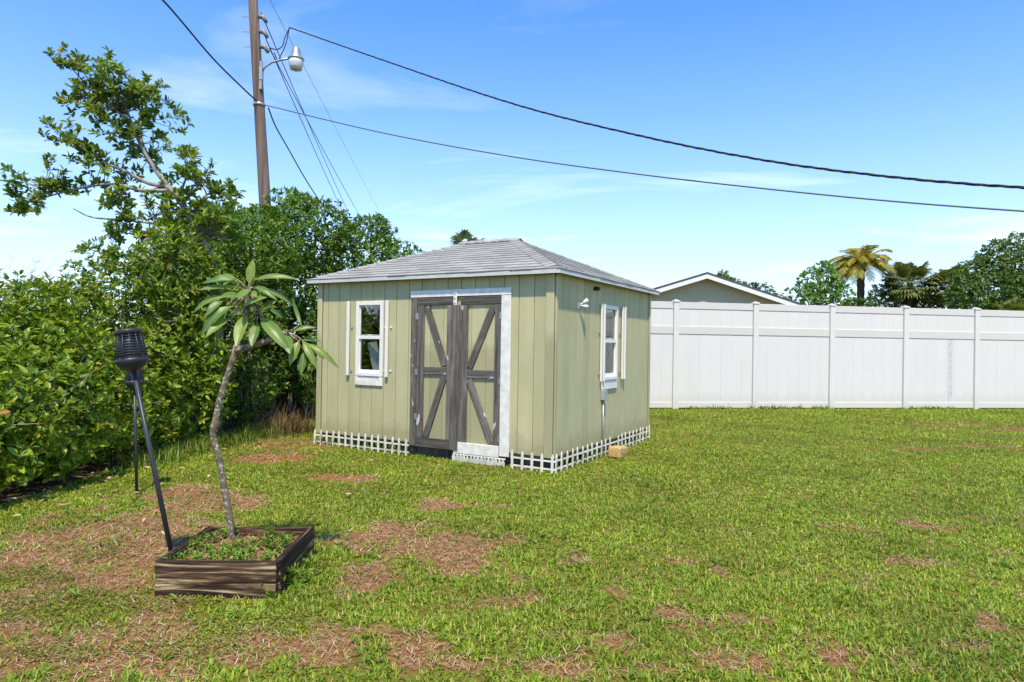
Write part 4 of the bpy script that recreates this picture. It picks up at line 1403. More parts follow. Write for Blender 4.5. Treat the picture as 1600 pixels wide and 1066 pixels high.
wire("power_line", "lowest of the three power lines running away from the pole", "power line", sagline((-6.26, 17, 8.83), (-11.67, 60, 9.39), 0.25), 0.014, M['wire'], "power lines behind the pole")
wire("power_line", "faint thin wire farther off, crossing beside the street lamp", "power line", sagline((-5.6, 6.0, 10.9), (-11.47, 70, 10.42), 0.2), 0.007, M['wire'], "power lines behind the pole")

# ------------------------------------------------------------------ hedge and shrubs along the left boundary
G1 = "shrubs of the overgrown hedge on the left"
shrub("mangrove_shrub", "low large-leaved mangrove shrub at the left edge, nearest the camera", "shrub", (-5.3, 6.0),
      [(-5.2, 5.9, 0.62, 1.05, 0.75, 0.66), (-5.0, 6.7, 0.66, 0.95, 0.8, 0.66), (-6.2, 6.2, 0.8, 1.0, 0.9, 0.75), (-5.0, 5.2, 0.5, 0.8, 0.6, 0.5)], 80, 7, 0.098, 0.45, M['hedge'], G1, 7)
shrub("mangrove_shrub", "low mangrove shrub behind the farther garden torch", "shrub", (-5.0, 8.0),
      [(-5.0, 7.7, 0.72, 0.88, 0.8, 0.75), (-5.05, 8.6, 0.78, 0.9, 0.8, 0.82), (-5.8, 7.9, 1.0, 0.9, 1.0, 0.75)], 70, 7, 0.095, 0.45, M['hedge'], G1, 7)
shrub("mangrove_shrub", "dense rounded shrub rising behind the low hedge at the left edge", "shrub", (-6.9, 7.6),
      [(-6.8, 7.4, 1.3, 0.95, 0.9, 0.72), (-6.1, 8.2, 1.45, 0.8, 0.9, 0.75), (-7.7, 7.9, 1.25, 0.9, 0.9, 0.8)], 84, 7, 0.092, 0.44, M['hedge'], G1, 6)
shrub("mangrove_shrub", "broad green shrub in the middle of the hedge left of the plumeria", "shrub", (-5.6, 9.9),
      [(-5.6, 9.7, 1.45, 1.05, 0.9, 1.15), (-4.95, 9.5, 0.85, 0.8, 0.7, 0.9), (-6.6, 9.8, 1.55, 0.8, 0.9, 0.7), (-5.2, 10.2, 2.0, 0.8, 0.8, 0.7), (-4.35, 9.35, 1.75, 0.7, 0.5, 0.95), (-4.5, 9.3, 0.8, 0.7, 0.5, 0.8), (-4.7, 9.25, 2.45, 0.55, 0.45, 0.5)], 88, 7, 0.082, 0.42, M['hedge'], G1, 7)
shrub("leafy_shrub", "bright green leafy shrub directly behind the plumeria", "shrub", (-4.6, 11.3),
      [(-4.5, 11.2, 1.2, 0.75, 0.75, 1.15), (-4.7, 11.5, 2.2, 0.9, 0.8, 0.95), (-5.3, 11.3, 2.75, 0.8, 0.8, 0.65), (-4.25, 11.5, 2.95, 0.65, 0.65, 0.6), (-5.0, 11.2, 3.05, 0.6, 0.6, 0.6)], 95, 7, 0.074, 0.42, M['hedge2'], G1, 7)
shrub("leafy_tree", "tall dark leafy tree behind the shed's left corner beneath the utility pole", "tree", (-4.3, 13.0),
      [(-4.9, 13.0, 3.2, 0.95, 0.9, 0.85), (-3.9, 12.8, 3.45, 0.85, 0.8, 0.75), (-4.3, 12.8, 2.2, 1.2, 0.9, 1.0), (-3.5, 12.7, 1.3, 0.8, 0.8, 1.2), (-4.35, 13.0, 3.95, 0.5, 0.5, 0.42), (-5.6, 13.0, 3.55, 0.6, 0.6, 0.5)], 120, 7, 0.082, 0.42, M['hedge2'], G1, 8, gap=0.16, stem_r=0.05)
shrub("leafy_tree", "dark tree with feathery outer twigs reaching over the shed roof's left side", "tree", (-2.9, 13.3),
      [(-3.0, 13.2, 3.0, 0.75, 0.8, 0.75), (-2.3, 13.3, 2.85, 0.6, 0.7, 0.62), (-2.9, 13.2, 2.0, 1.0, 0.8, 0.9), (-1.95, 13.4, 2.8, 0.38, 0.4, 0.36), (-2.75, 13.2, 3.6, 0.40, 0.4, 0.34)], 112, 7, 0.082, 0.42, M['hedge2'], G1, 7, gap=0.18, stem_r=0.045)
for (x, y, h_, lab) in ((-8.6, 10.2, 2.3, "green bush behind the hedge below the mangrove's left branch"), (-7.4, 12.2, 2.9, "green bush behind the hedge left of the mangrove trunk"),
                        (-6.3, 14.0, 3.5, "green bush behind the hedge at the foot of the utility pole"), (-10.6, 12.0, 2.2, "farthest green bush at the left edge behind the hedge")):
    shrub("background_bush", lab, "shrub", (x, y), [(x, y, h_ * 0.5, 1.2, 1.0, h_ * 0.52), (x + 0.9, y + 0.3, h_ * 0.42, 1.0, 0.9, h_ * 0.42)], 60, 7, 0.09, 0.42, M['hedge'], G1, 4)

# the tall open mangrove
MC = [(-5.84, 9.34, 4.98, .41), (-5.66, 9.64, 4.74, .5), (-5.02, 9.47, 4.78, .29), (-6.25, 9.7, 4.75, .32), (-6.51, 9.73, 5.45, .16), (-6.2, 9.5, 5.3, .15), (-5.4, 9.4, 5.06, .27), (-5.36, 9.94, 4.66, .26), (-5.62, 9.36, 4.33, .27), (-6.18, 9.33, 4.22, .26), (-6.15, 9.8, 4.14, .24), (-5.38, 9.57, 4.19, .27), (-5.30, 9.8, 4.0, .22), (-5.88, 9.58, 3.84, .29), (-5.88, 9.74, 3.63, .33), (-5.55, 9.45, 3.36, .27), (-6.8, 9.63, 3.66, .29), (-7.13, 9.7, 3.40, .24), (-6.45, 9.62, 3.54, .2), (-6.95, 9.6, 3.22, .16), (-4.72, 9.6, 4.0, .26), (-4.45, 9.4, 3.72, .33), (-4.92, 9.66, 3.62, .26), (-4.28, 9.59, 3.55, .29), (-4.6, 9.5, 3.26, .27), (-4.08, 9.43, 3.36, .2), (-4.85, 9.67, 3.15, .26), (-5.45, 9.57, 3.07, .26), (-5.9, 9.62, 4.9, .37), (-5.45, 9.7, 4.85, .37), (-6.62, 9.7, 3.62, .18), (-4.75, 9.5, 2.92, .34), (-5.2, 9.5, 2.75, .34), (-4.3, 9.45, 3.05, .3), (-5.7, 9.6, 2.75, .3), (-5.1, 9.5, 3.3, .26), (-4.55, 9.4, 2.5, .34), (-4.0, 9.5, 3.0, .26)]
mg = empty("mangrove_tree", (-4.2, 9.7, 0))
tag(mg, "tall sparse mangrove tree with pale branches rising out of the hedge", "tree")
rt = Vector((-4.2, 9.7, 0))
BRS = [([(-4.5, 10.3, 0), (-4.4, 10.1, 1.2), (-4.34, 9.8, 2.45), (-4.43, 9.6, 2.82), (-4.6, 9.6, 3.14), (-4.79, 9.6, 3.44), (-4.96, 9.6, 3.63)], 0.075, 0.042),
       ([(-4.96, 9.6, 3.63), (-5.16, 9.6, 3.89), (-5.33, 9.55, 4.2), (-5.49, 9.6, 4.54), (-5.64, 9.6, 4.91)], 0.036, 0.010),
       ([(-4.96, 9.6, 3.63), (-5.2, 9.55, 3.65), (-5.53, 9.5, 3.81), (-5.85, 9.5, 3.94), (-6.17, 9.5, 4.16)], 0.034, 0.009),
       ([(-5.16, 9.6, 3.89), (-5.4, 9.7, 4.31), (-5.43, 9.75, 4.73), (-5.28, 9.6, 5.05)], 0.026, 0.008),
       ([(-4.95, 9.6, 3.56), (-5.29, 9.5, 3.54), (-5.71, 9.5, 3.62), (-6.35, 9.6, 3.54), (-6.98, 9.65, 3.37)], 0.032, 0.008),
       ([(-4.79, 9.6, 3.44), (-4.7, 9.6, 3.73), (-4.57, 9.6, 3.95)], 0.022, 0.008),
       ([(-4.6, 9.6, 3.14), (-4.42, 9.55, 3.46), (-4.24, 9.6, 3.55)], 0.022, 0.008),
       ([(-4.43, 9.6, 2.82), (-4.96, 9.55, 3.04), (-5.51, 9.55, 3.12), (-6.02, 9.6, 3.16), (-6.3, 9.6, 3.28)], 0.022, 0.006),
       ([(-5.49, 9.6, 4.54), (-5.87, 9.6, 4.81), (-6.29, 9.65, 5.2), (-6.48, 9.7, 5.42)], 0.018, 0.005)]
for i, (pl, r0, r1) in enumerate(BRS):
    sp_ = smooth_path([Vector(p) - rt for p in pl], 5)
    MB().tube(sp_, [r0 + (r1 - r0) * j / (len(sp_) - 1) for j in range(len(sp_))], 8).build("trunk" if i == 0 else "branch", M['bark'], mg, smooth=True)
tw = MB()
allbr = [Vector(p) - rt for pl, _, _ in BRS[1:] for p in smooth_path(pl, 4)]
tips, axes = [], []
rm = random.Random(21)
for (x, y, z, r_) in MC:
    c_ = Vector((x, y, z)) - rt
    b_ = min(allbr, key=lambda q_: (q_ - c_).length)
    hubs = b_.lerp(c_, 0.45)
    tw.tube([b_, b_.lerp(hubs, 0.5) + Vector((0, 0, 0.02)), hubs], [0.012, 0.010, 0.008], 5)
    for j in range(int(8 * (r_ / 0.3) ** 1.7) + 4):
        dd = Vector((rm.gauss(0, 1), rm.gauss(0, 1), rm.gauss(0.35, 0.8))).normalized()
        e_ = c_ + Vector((dd.x * 1.15, dd.y, dd.z * 0.95)) * r_ * rm.uniform(0.5, 1.5)
        m_ = hubs.lerp(e_, 0.55) + Vector((rm.uniform(-.05, .05), rm.uniform(-.05, .05), rm.uniform(-.06, .02)))
        tw.tube([hubs, m_, e_], [0.007, 0.005, 0.0025], 5)
        ax_ = ((e_ - m_).normalized() * 0.7 + Vector((0, 0, 0.6))).normalized()
        for t_ in (0.25, 0.6, 1.0, 1.0):
            p_ = m_.lerp(e_, t_)
            tips.append(tuple(p_)); axes.append((ax_.x + rm.gauss(0, .25), ax_.y + rm.gauss(0, .25), ax_.z + rm.gauss(0, .25)))
V, T = rosettes(np.array(tips), norm(np.array(axes)), 6, 0.094, 0.45, (0.45, 1.5), 0.07)
tri_mesh("crown", V, T, M['mangrove'], mg)
tag(tw.build("twigs", M['bark'], mg, smooth=True), kind="stuff")


# bare dead shrub at the far left
def twig_tree(mb, p, d, L, r_, depth, rnd):
    e_ = p + d * L
    midp = p.lerp(e_, 0.5) + Vector((rnd.uniform(-1, 1), rnd.uniform(-1, 1), rnd.uniform(-1, 1))) * L * 0.07
    mb.tube([p, midp, e_], [r_, r_ * 0.8, r_ * 0.6], 5)
    if depth == 0: return
    for i in range(rnd.choice((2, 3, 3))):
        nd_ = (d + Vector((rnd.uniform(-.8, .8), rnd.uniform(-.6, .6), rnd.uniform(-.45, .55)))).normalized()
        twig_tree(mb, p.lerp(e_, rnd.uniform(0.55, 1.0)), nd_, L * rnd.uniform(0.55, 0.8), r_ * 0.6, depth - 1, rnd)


ds = empty("dead_shrub", (-7.3, 8.9, 0))
tag(ds, "bare grey twiggy dead shrub showing above the hedge at the left edge", "shrub")
rr_ = random.Random(8)
mb = MB()
for i in range(4):
    twig_tree(mb, Vector((rr_.uniform(-.2, .2), rr_.uniform(-.2, .2), 0)), Vector((rr_.uniform(-.3, .3), rr_.uniform(-.2, .2), 1)).normalized(), 1.35, 0.016, 5, rr_)
tag(mb.build("twigs", M['twig'], ds, smooth=True), kind="stuff")

# tall grass along the hedge foot, dry stalks by the shed's corner, weeds
n = 3600
y = 11.0 - 3.6 * rng.random(n) ** 1.3; x = hedge_x(y) + rng.normal(0.05, 0.17, n)
V, T = blades(x, y, gz(x, y), rng.uniform(0.08, 0.26, n), rng.uniform(0.006, 0.011, n), rng.uniform(0.05, 0.7, n), rng.uniform(0, 2 * PI, n), rng.uniform(0.3, 1.1, n))
tag(tri_mesh("tall_grass", V, T, M['tallgrass']), "taller unmown grass along the foot of the hedge", "grass", kind="stuff")
n = 520
x = rng.normal(-3.45, 0.22, n); y = rng.normal(10.5, 0.3, n)
V, T = blades(x, y, gz(x, y), rng.uniform(0.2, 0.6, n), rng.uniform(0.005, 0.009, n), rng.uniform(0.05, 0.9, n), rng.uniform(0, 2 * PI, n), rng.uniform(0.3, 1.3, n))
tag(tri_mesh("dry_grass_clump", V, T, M['drygrass']), "clump of dry brown stalks between the hedge and the shed's left corner", "dry grass", kind="stuff")
n = 420
tt = rng.uniform(0, 1, n)
side = rng.random(n) < 0.5
lx = np.where(side, -SW + tt * 1.7, 0.04 + rng.uniform(-.02, .03, n)); ly = np.where(side, -0.05 + rng.uniform(-.03, .03, n), tt * SD)
x = SO[0] + lx * SX[0] + ly * SY[0]; y = SO[1] + lx * SX[1] + ly * SY[1]
V, T = blades(x, y, gz(x, y), rng.uniform(0.06, 0.26, n), rng.uniform(0.006, 0.011, n), rng.uniform(0.05, 0.6, n), rng.uniform(0, 2 * PI, n), rng.uniform(0.2, 0.9, n))
tag(tri_mesh("edge_grass", V, T, M['tallgrass']), "stray grass tufts growing up against the shed's picket edging", "grass", kind="stuff")
n = 1500
tt = rng.uniform(-3, 11, n)
x = FA[0] + tt * math.cos(FANG) + rng.normal(0, 0.02, n); y = FA[1] + tt * math.sin(FANG) - 0.05 + rng.normal(0, 0.02, n)
keep = fbm(tt * 1.3, tt * 0 + 3, 2) > 0.45
x, y = x[keep], y[keep]; n = len(x)
V, T = blades(x, y, gz(x, y), rng.uniform(0.05, 0.16, n), rng.uniform(0.010, 0.018, n), rng.uniform(0.05, 0.7, n), rng.uniform(0, 2 * PI, n), rng.uniform(0.2, 0.9, n))
tag(tri_mesh("fence_grass", V, T, M['tallgrass']), "uncut grass fringe along the foot of the white fence", "grass", kind="stuff")

# creeping weed mats
x, y = scatter(-3.4, -0.6, 2.6, 4.9, 9000)
mk = blobs(x, y, MATS, 0.4)
keep = (rng.random(len(x)) < mk) & ~in_planter(x, y)
x, y = x[keep], y[keep]; n = len(x)
P = np.stack([x, y, gz(x, y) + rng.uniform(0.004, 0.03, n)], 1)
D = norm(np.stack([rng.normal(size=n), rng.normal(size=n), rng.normal(size=n) * 0.3], 1))
Nn = norm(np.stack([rng.normal(size=n) * .4, rng.normal(size=n) * .4, np.ones(n)], 1))
V, T = leaf_geo(P, D, Nn, rng.uniform(0.010, 0.018, n), rng.uniform(0.007, 0.011, n), 0.2, 0.1)
tag(tri_mesh("creeping_weed", V, T, M['creeper']), "low creeping weed matted over the worn lawn at lower left", "ground cover", kind="stuff")

# fallen leaves along the hedge foot and over the lawn
n = 240
y = rng.uniform(3.2, 10.5, n); x = hedge_x(y) + rng.exponential(0.7, n) - 0.4
keep = ~in_planter(x, y) & ~in_shed(x, y, 0.05); x, y = x[keep], y[keep]; n = len(x)
P = np.stack([x, y, gz(x, y) + rng.uniform(0.025, 0.05, n)], 1)
D = norm(np.stack([rng.normal(size=n), rng.normal(size=n), rng.normal(size=n) * 0.25], 1))
Nn = norm(np.stack([rng.normal(size=n) * .35, rng.normal(size=n) * .35, np.ones(n)], 1))
V, T = leaf_geo(P, D, Nn, rng.uniform(0.04, 0.085, n), rng.uniform(0.02, 0.035, n), 0.35, -0.1)
tag(tri_mesh("fallen_leaves", V, T, M['straw']), "dry fallen leaves along the foot of the hedge", "leaves", kind="stuff")

# broad-leaved weeds dotted through the lawn
x, y = scatter(-3.8, 5.5, 2.4, 8.0, 5)
keep = (fbm(x * 1.2 + 5, y * 1.2, 3) > 0.5) & ~in_planter(x, y) & ~in_shed(x, y, 0.1) & (x > hedge_x(y)) & (np.abs(x) < 0.8 * y + 0.5)
x, y = x[keep], y[keep]
tp = np.stack([x, y, gz(x, y) + 0.02], 1)
V, T = rosettes(tp, norm(np.array([0, 0, 1.0]) + 0.15 * rng.normal(size=tp.shape)), 9, 0.05, 0.26, (0.8, 1.45), 0.01)
tag(tri_mesh("lawn_weeds", V, T, M['weed']), "broad-leaved weeds dotted through the lawn", "weeds", kind="stuff")

# ------------------------------------------------------------------ planter, plumeria, torches
planter = empty("wooden_planter", (-1.645, 4.13, 0), R(1.5))
tag(planter, "weathered square wooden planter box on the lawn with the plumeria in it", "planter")
hx, hy, ph = 0.335, 0.355, 0.205
board("side_board", M['planter'], planter, (-hx, -hy, ph / 2), (hx, -hy, ph / 2), ph, 0.038, (0, -1, 0), 0.004)
board("side_board", M['planter'], planter, (hx - 0.002, -hy + 0.021, ph / 2 + 0.004), (hx - 0.002, hy + 0.015, ph / 2 + 0.004), ph, 0.038, (1, 0, 0), 0.004)
board("side_board", M['planter'], planter, (-hx + 0.002, -hy + 0.021, ph / 2 - 0.003), (-hx + 0.002, hy + 0.015, ph / 2 - 0.003), ph, 0.038, (-1, 0, 0), 0.004)
board("side_board", M['planter'], planter, (-hx + 0.022, hy, ph / 2 - 0.004), (hx - 0.022, hy, ph / 2 - 0.004), ph, 0.036, (0, 1, 0), 0.004)
sxs = np.linspace(-hx + 0.015, hx - 0.015, 26); sys_ = np.linspace(-hy + 0.015, hy - 0.015, 26)
sX, sY = np.meshgrid(sxs, sys_)
sZ = 0.135 + 0.05 * (fbm(sX * 7 + 3, sY * 7 + 5) - 0.5) + 0.035 * np.exp(-((sX + 0.1) ** 2 + (sY - 0.1) ** 2) / 0.02)
sv = np.stack([sX, sY, sZ], -1).reshape(-1, 3)
ii = (np.arange(25)[:, None] * 26 + np.arange(25)[None, :]).ravel()
tri_mesh("soil", sv, np.concatenate([np.stack([ii, ii + 1, ii + 27], 1), np.stack([ii, ii + 27, ii + 26], 1)]), M['ground'], planter, smooth=True)
# weeds in the planter
wr = empty("planter_weeds", (-1.66, 4.13, 0.14)); tag(wr, "small-leaved green weeds covering the soil in the wooden planter", "weeds", kind="stuff")
n = 360
cxy = np.stack([rng.uniform(-0.3, 0.28, n), rng.uniform(-0.31, 0.31, n)], 1)
keep = fbm(cxy[:, 0] * 6 + 1, cxy[:, 1] * 6 + 4, 2) + 0.10 * (-cxy[:, 1]) + 0.08 * (-cxy[:, 0]) > 0.44
cxy = cxy[keep]
tp = np.concatenate([cxy, rng.uniform(0.01, 0.07, (len(cxy), 1))], 1)
V, T = rosettes(tp, norm(np.array([0, 0, 1.0]) + 0.35 * rng.normal(size=tp.shape)), 9, 0.026, 0.55, (0.7, 1.5), 0.03)
tri_mesh("weed_leaves", V, T, M['weed'], wr)
n = 900
x = rng.uniform(-0.31, 0.31, n); y = rng.uniform(-0.32, 0.32, n)
V, T = blades(x, y, rng.uniform(0.0, 0.03, n), rng.uniform(0.03, 0.10, n), rng.uniform(0.002, 0.005, n), rng.uniform(1.0, 1.55, n), rng.uniform(0, 2 * PI, n), rng.uniform(-.2, .4, n))
tri_mesh("straw_bits", V, T, M['straw'], wr)
# weeds at the planter's right foot
wk = empty("weed_plant", (-1.24, 3.86, 0)); tag(wk, "young leafy weed growing against the planter's right side", "weed")
tp = np.stack([rng.normal(0.0, 0.05, 46), rng.normal(0.16, 0.19, 46), rng.uniform(0.02, 0.11, 46)], 1)
V, T = rosettes(tp, norm(np.array([0.1, -0.1, 1.0]) + 0.35 * rng.normal(size=tp.shape)), 7, 0.04, 0.4, (0.4, 1.3), 0.03)
tri_mesh("weed_leaves", V, T, M['weed'], wk)

# plumeria
plum = empty("plumeria_tree", (-1.77, 4.30, 0.13))
tag(plum, "young plumeria tree with big drooping leaves growing in the wooden planter", "tree")
PR = Vector((-1.77, 4.30, 0.13))
tpath = [(-1.77, 4.30, 0.10), (-1.785, 4.30, 0.30), (-1.83, 4.30, 0.52), (-1.865, 4.30, 0.70), (-1.90, 4.30, 0.83), (-1.892, 4.30, 0.90), (-1.86, 4.30, 1.07), (-1.785, 4.30, 1.32), (-1.738, 4.30, 1.50), (-1.70, 4.30, 1.66), (-1.69, 4.30, 1.78)]
sp_ = smooth_path([Vector(p) - PR for p in tpath], 5)
rad = np.interp(np.linspace(0, 1, len(sp_)), [0, 0.06, 0.3, 0.44, 0.49, 0.54, 0.8, 1.0], [0.030, 0.022, 0.020, 0.020, 0.027, 0.019, 0.019, 0.016])
MB().tube(sp_, list(rad), 12).build("trunk", M['plumbark'], plum, smooth=True)
sp_ = smooth_path([Vector(p) - PR for p in [(-1.765, 4.30, 1.375), (-1.70, 4.29, 1.40), (-1.58, 4.27, 1.435), (-1.47, 4.26, 1.475), (-1.42, 4.26, 1.51)]], 5)
MB().tube(sp_, [0.022 - 0.006 * i / len(sp_) for i in range(len(sp_))], 10).build("branch", M['plumbark'], plum, smooth=True)


def big_leaf(b_, t_, width, arch, face, parent, curl=0.0):
    """one long leaf from b_ to t_, arching up, with a midrib fold"""
    b_, t_ = Vector(b_), Vector(t_)
    d = t_ - b_; L = d.length; d.normalize()
    S = d.cross(Vector(face)).normalized(); U = S.cross(d).normalized()
    if U.z < 0 and abs(d.z) < 0.9: U = -U; S = -S
    N_ = 12
    V, T, ac = [], [], []
    for i in range(N_ + 1):
        u = i / N_
        c_ = b_.lerp(t_, u) + U * arch * L * 4 * u * (1 - u) * (1 - 0.25 * u)
        w_ = width * 0.5 * (math.sin(PI * min(1, max(0, (u - 0.06) / 0.94)) ** 0.85) ** 0.8 if 0.06 < u < 1 else 0.0)
        w_ = max(w_, 0.004 if u < 0.9 else 0.0008)
        wave = 0.06 * w_ * math.sin(u * 17 + L * 50)
        for s_, k_ in ((-1, 1.0), (-0.5, 0.5), (0, 0.0), (0.5, 0.5), (1, 1.0)):
            V.append(tuple(c_ + S * w_ * s_ + U * (abs(s_) * w_ * 0.28 + wave * s_)))
            ac.append(k_)
    for i in range(N_):
        for j in range(4):
            a0 = i * 5 + j
            T += [(a0, a0 + 1, a0 + 6), (a0, a0 + 6, a0 + 5)]
    o = tri_mesh("leaf", V, T, M['plumleaf'], parent, smooth=True)
    at_ = o.data.attributes.new("across", 'FLOAT', 'POINT')
    at_.data.foreach_set("value", np.array(ac, dtype=np.float32))
    return o


# (base x, z, tip x, z) measured in millimetre-like units of the leaf head, width, arch, tip depth offset
LV = [(870, 250, 885, 95, 60, .02, .02), (862, 255, 866, 110, 42, .03, .10), (890, 225, 1150, 210, 42, .12, .03), (800, 225, 610, 250, 46, .10, -.05), (790, 215, 635, 196, 40, .08, .12),
      (770, 265, 595, 290, 40, .06, -.06), (770, 320, 540, 425, 48, .17, .0), (730, 340, 655, 450, 52, .10, -.10), (790, 375, 625, 560, 72, .17, -.08), (765, 452, 678, 565, 62, .08, -.14),
      (745, 400, 662, 595, 50, .10, .05), (866, 425, 876, 618, 76, .05, -.20), (930, 470, 942, 618, 64, .04, -.14), (885, 275, 884, 352, 62, .03, -.20), (900, 262, 1062, 345, 44, .14, -.06),
      (905, 270, 1110, 372, 40, .18, .10), (845, 392, 1030, 332, 56, .07, -.15), (940, 425, 1036, 342, 48, .04, -.05), (980, 395, 1050, 445, 40, .08, .10), (945, 450, 1172, 655, 84, .14, -.14),
      (955, 455, 1022, 552, 44, .06, .06), (850, 330, 770, 335, 70, .06, -.18), (820, 300, 700, 395, 48, .10, .14), (880, 300, 960, 330, 52, .05, -.12), (835, 395, 720, 470, 50, .1, .12),
      (1110, 545, 1170, 655, 72, .06, -.12), (1190, 575, 1158, 722, 62, .05, -.08), (1130, 530, 1276, 497, 34, .10, .04), (1196, 492, 1122, 320, 26, -.14, .05), (1205, 575, 1312, 742, 46, .12, -.06),
      (1222, 635, 1214, 778, 50, .03, -.05), (1215, 590, 1322, 690, 40, .14, .05), (1225, 590, 1422, 738, 40, .15, .0), (1195, 575, 1282, 582, 38, .08, .12), (1125, 560, 1140, 660, 50, .05, .10), (1100, 540, 1010, 610, 46, .1, .08)]
K_ = 0.001075
for (bx_, by_, tx_, ty_, w_, ar, dy) in LV:
    hub = Vector((-1.69, 4.30, 1.76)) if bx_ < 1000 else Vector((-1.42, 4.26, 1.50))
    b_ = Vector((-1.69 + (bx_ - 868) * K_, hub.y + dy * 0.12, 1.70 - (by_ - 343) * K_))
    t_ = Vector((-1.69 + (tx_ - 868) * K_, hub.y + dy, 1.70 - (ty_ - 343) * K_))
    big_leaf(b_ - PR, t_ - PR, w_ * K_ * 0.92, ar * 1.15, (0.05, -0.85, 0.6), plum)
    hubp = hub - PR
    pet = MB().tube([hubp + (b_ - PR - hubp) * 0.06, hubp.lerp(b_ - PR, 0.6) + Vector((0, 0, 0.008)), b_ - PR + (t_ - b_) * 0.08], [0.006, 0.0045, 0.0035], 6)
    pet.build("leaf_stalk", M['plumbark'], plum, smooth=True)


def torch(label, base, head, tilt_axis, s=1.0, pole_r=0.014):
    """solar garden torch: pole, bowl, ribbed basket, diffuser and cap"""
    base, head = Vector(base), Vector(head)
    root = empty("garden_torch", base)
    tag(root, label, "garden torch", "solar garden torches by the hedge")
    MB().tube([Vector((0, 0, -0.08)), head - base], pole_r, 10).build("pole", M['torch'], root, smooth=True)
    d = (head - base).normalized()
    d = Vector(tilt_axis).normalized() if tilt_axis else d
    rotq = Vector((0, 0, 1)).rotation_difference(d)
    def part(name, mb, mat, smooth=True):
        o = mb.build(name, mat, root, smooth=smooth)
        o.location = head - base
        o.rotation_mode = 'QUATERNION'; o.rotation_quaternion = rotq
        return o
    part("bowl", MB().lathe([(0.016, -0.055), (0.03, -0.045), (0.075 * s, -0.02), (0.098 * s, 0.01), (0.096 * s, 0.03), (0.085 * s, 0.03)], 24), M['torch'])
    part("diffuser", MB().lathe([(0.06 * s, 0.03), (0.074 * s, 0.05), (0.060 * s, 0.185 * s), (0.03 * s, 0.19 * s)], 18), M['diffuser'])
    for k_ in range(12):
        t = 2 * PI * k_ / 12
        c_, s_ = math.cos(t), math.sin(t)
        part("rib", MB().tube([(c_ * 0.094 * s, s_ * 0.094 * s, 0.02), (c_ * 0.086 * s, s_ * 0.086 * s, 0.10 * s), (c_ * 0.073 * s, s_ * 0.073 * s, 0.20 * s)], 0.0035, 5), M['torch'])
    for k_ in range(9):
        z_ = (0.04 + 0.0175 * k_) * s
        r_ = (0.0925 - 0.0185 * k_ / 9) * s
        ring = [(math.cos(2 * PI * j / 24) * r_, math.sin(2 * PI * j / 24) * r_, z_) for j in range(25)]
        part("ring", MB().tube(ring, 0.0027, 5, cap=False), M['torch'])
    part("cap", MB().lathe([(0.06 * s, 0.188 * s), (0.078 * s, 0.192 * s), (0.080 * s, 0.215 * s), (0.072 * s, 0.224 * s), (0.02 * s, 0.228 * s)], 24), M['torch'])
    return root


torch("leaning black basket-headed garden torch stuck in the planter", (-1.97, 3.985, 0.14), (-2.285, 4.05, 1.295), (-0.16, 0.03, 1), 0.92, 0.0145)
torch("upright black garden torch half hidden behind the leaning one, at the hedge", (-3.46, 6.25, 0.0), (-3.52, 6.28, 1.02), None, 0.85, 0.014)

# ------------------------------------------------------------------ trees beyond the fence
def far_tree(name, label, base, lobes, per_m2, length, mat, trunk_r, gap=0.3):
    root = empty(name, (base[0], base[1], 0))
    tag(root, label, "tree", "trees beyond the fence")
    loc = [(l[0] - base[0], l[1] - base[1]) + tuple(l[2:]) for l in lobes]
    crown("crown", loc, per_m2, 6, length, 0.5, mat, root, 0.3, gap)
    top = max(l[2] for l in loc)
    MB().tube([(0, 0, -0.1), (0.1, 0, top * 0.5), (0.0, 0, top)], [trunk_r, trunk_r * 0.75, trunk_r * 0.3], 8).build("trunk", M['bark'], root, smooth=True)
    for l in loc[:6]:
        MB().tube([(0.05, 0, top * 0.45), ((l[0]) * 0.5, l[1] * 0.5, (top * 0.5 + l[2]) * 0.5), (l[0], l[1], l[2])], [trunk_r * 0.5, trunk_r * 0.3, trunk_r * 0.12], 6).build("limb", M['bark'], root, smooth=True)
    return root


far_tree("shade_tree", "large dark green spreading tree at the right edge beyond the fence", (28.5, 39, 0),
         [(27.2, 38.5, 5.3, 2.0, 1.8, 1.5), (29.5, 39, 6.6, 2.4, 2.0, 1.6), (25.9, 38, 4.4, 1.3, 1.3, 1.1), (31.5, 39, 5.5, 2.4, 2.0, 2.0), (28.6, 38, 4.4, 1.8, 1.6, 1.3)], 36, 0.17, M['darkleaf'], 0.32, 0.30)
far_tree("leafy_tree", "bright green leafy tree just left of the golden date palm", (13.6, 30, 0),
         [(13.6, 30, 4.4, 0.85, 0.8, 0.75), (13.1, 30, 3.7, 0.8, 0.8, 0.7), (14.3, 30, 3.8, 0.85, 0.8, 0.7), (13.9, 30, 4.9, 0.5, 0.5, 0.45)], 38, 0.15, M['brightleaf'], 0.13, 0.36)
far_tree("leafy_tree", "dark bushy tree behind the house's right roof slope", (11.8, 34, 0),
         [(11.0, 34, 4.1, 1.0, 0.9, 0.8), (12.2, 34, 4.0, 1.0, 0.9, 0.75), (13.2, 34.5, 3.7, 0.9, 0.9, 0.7), (10.6, 34, 4.55, 0.5, 0.6, 0.45)], 30, 0.15, M['darkleaf'], 0.15, 0.36)
far_tree("leafy_tree", "dark rounded tree behind the fence just right of the golden date palm", (25.0, 44, 0),
         [(24.3, 44, 4.6, 1.1, 1.0, 1.2), (25.2, 44, 4.6, 1.2, 1.0, 1.1), (27.3, 44, 4.7, 1.5, 1.2, 1.3), (22.6, 44, 4.2, 1.0, 1.0, 0.6)], 34, 0.16, M['darkleaf'], 0.2, 0.30)


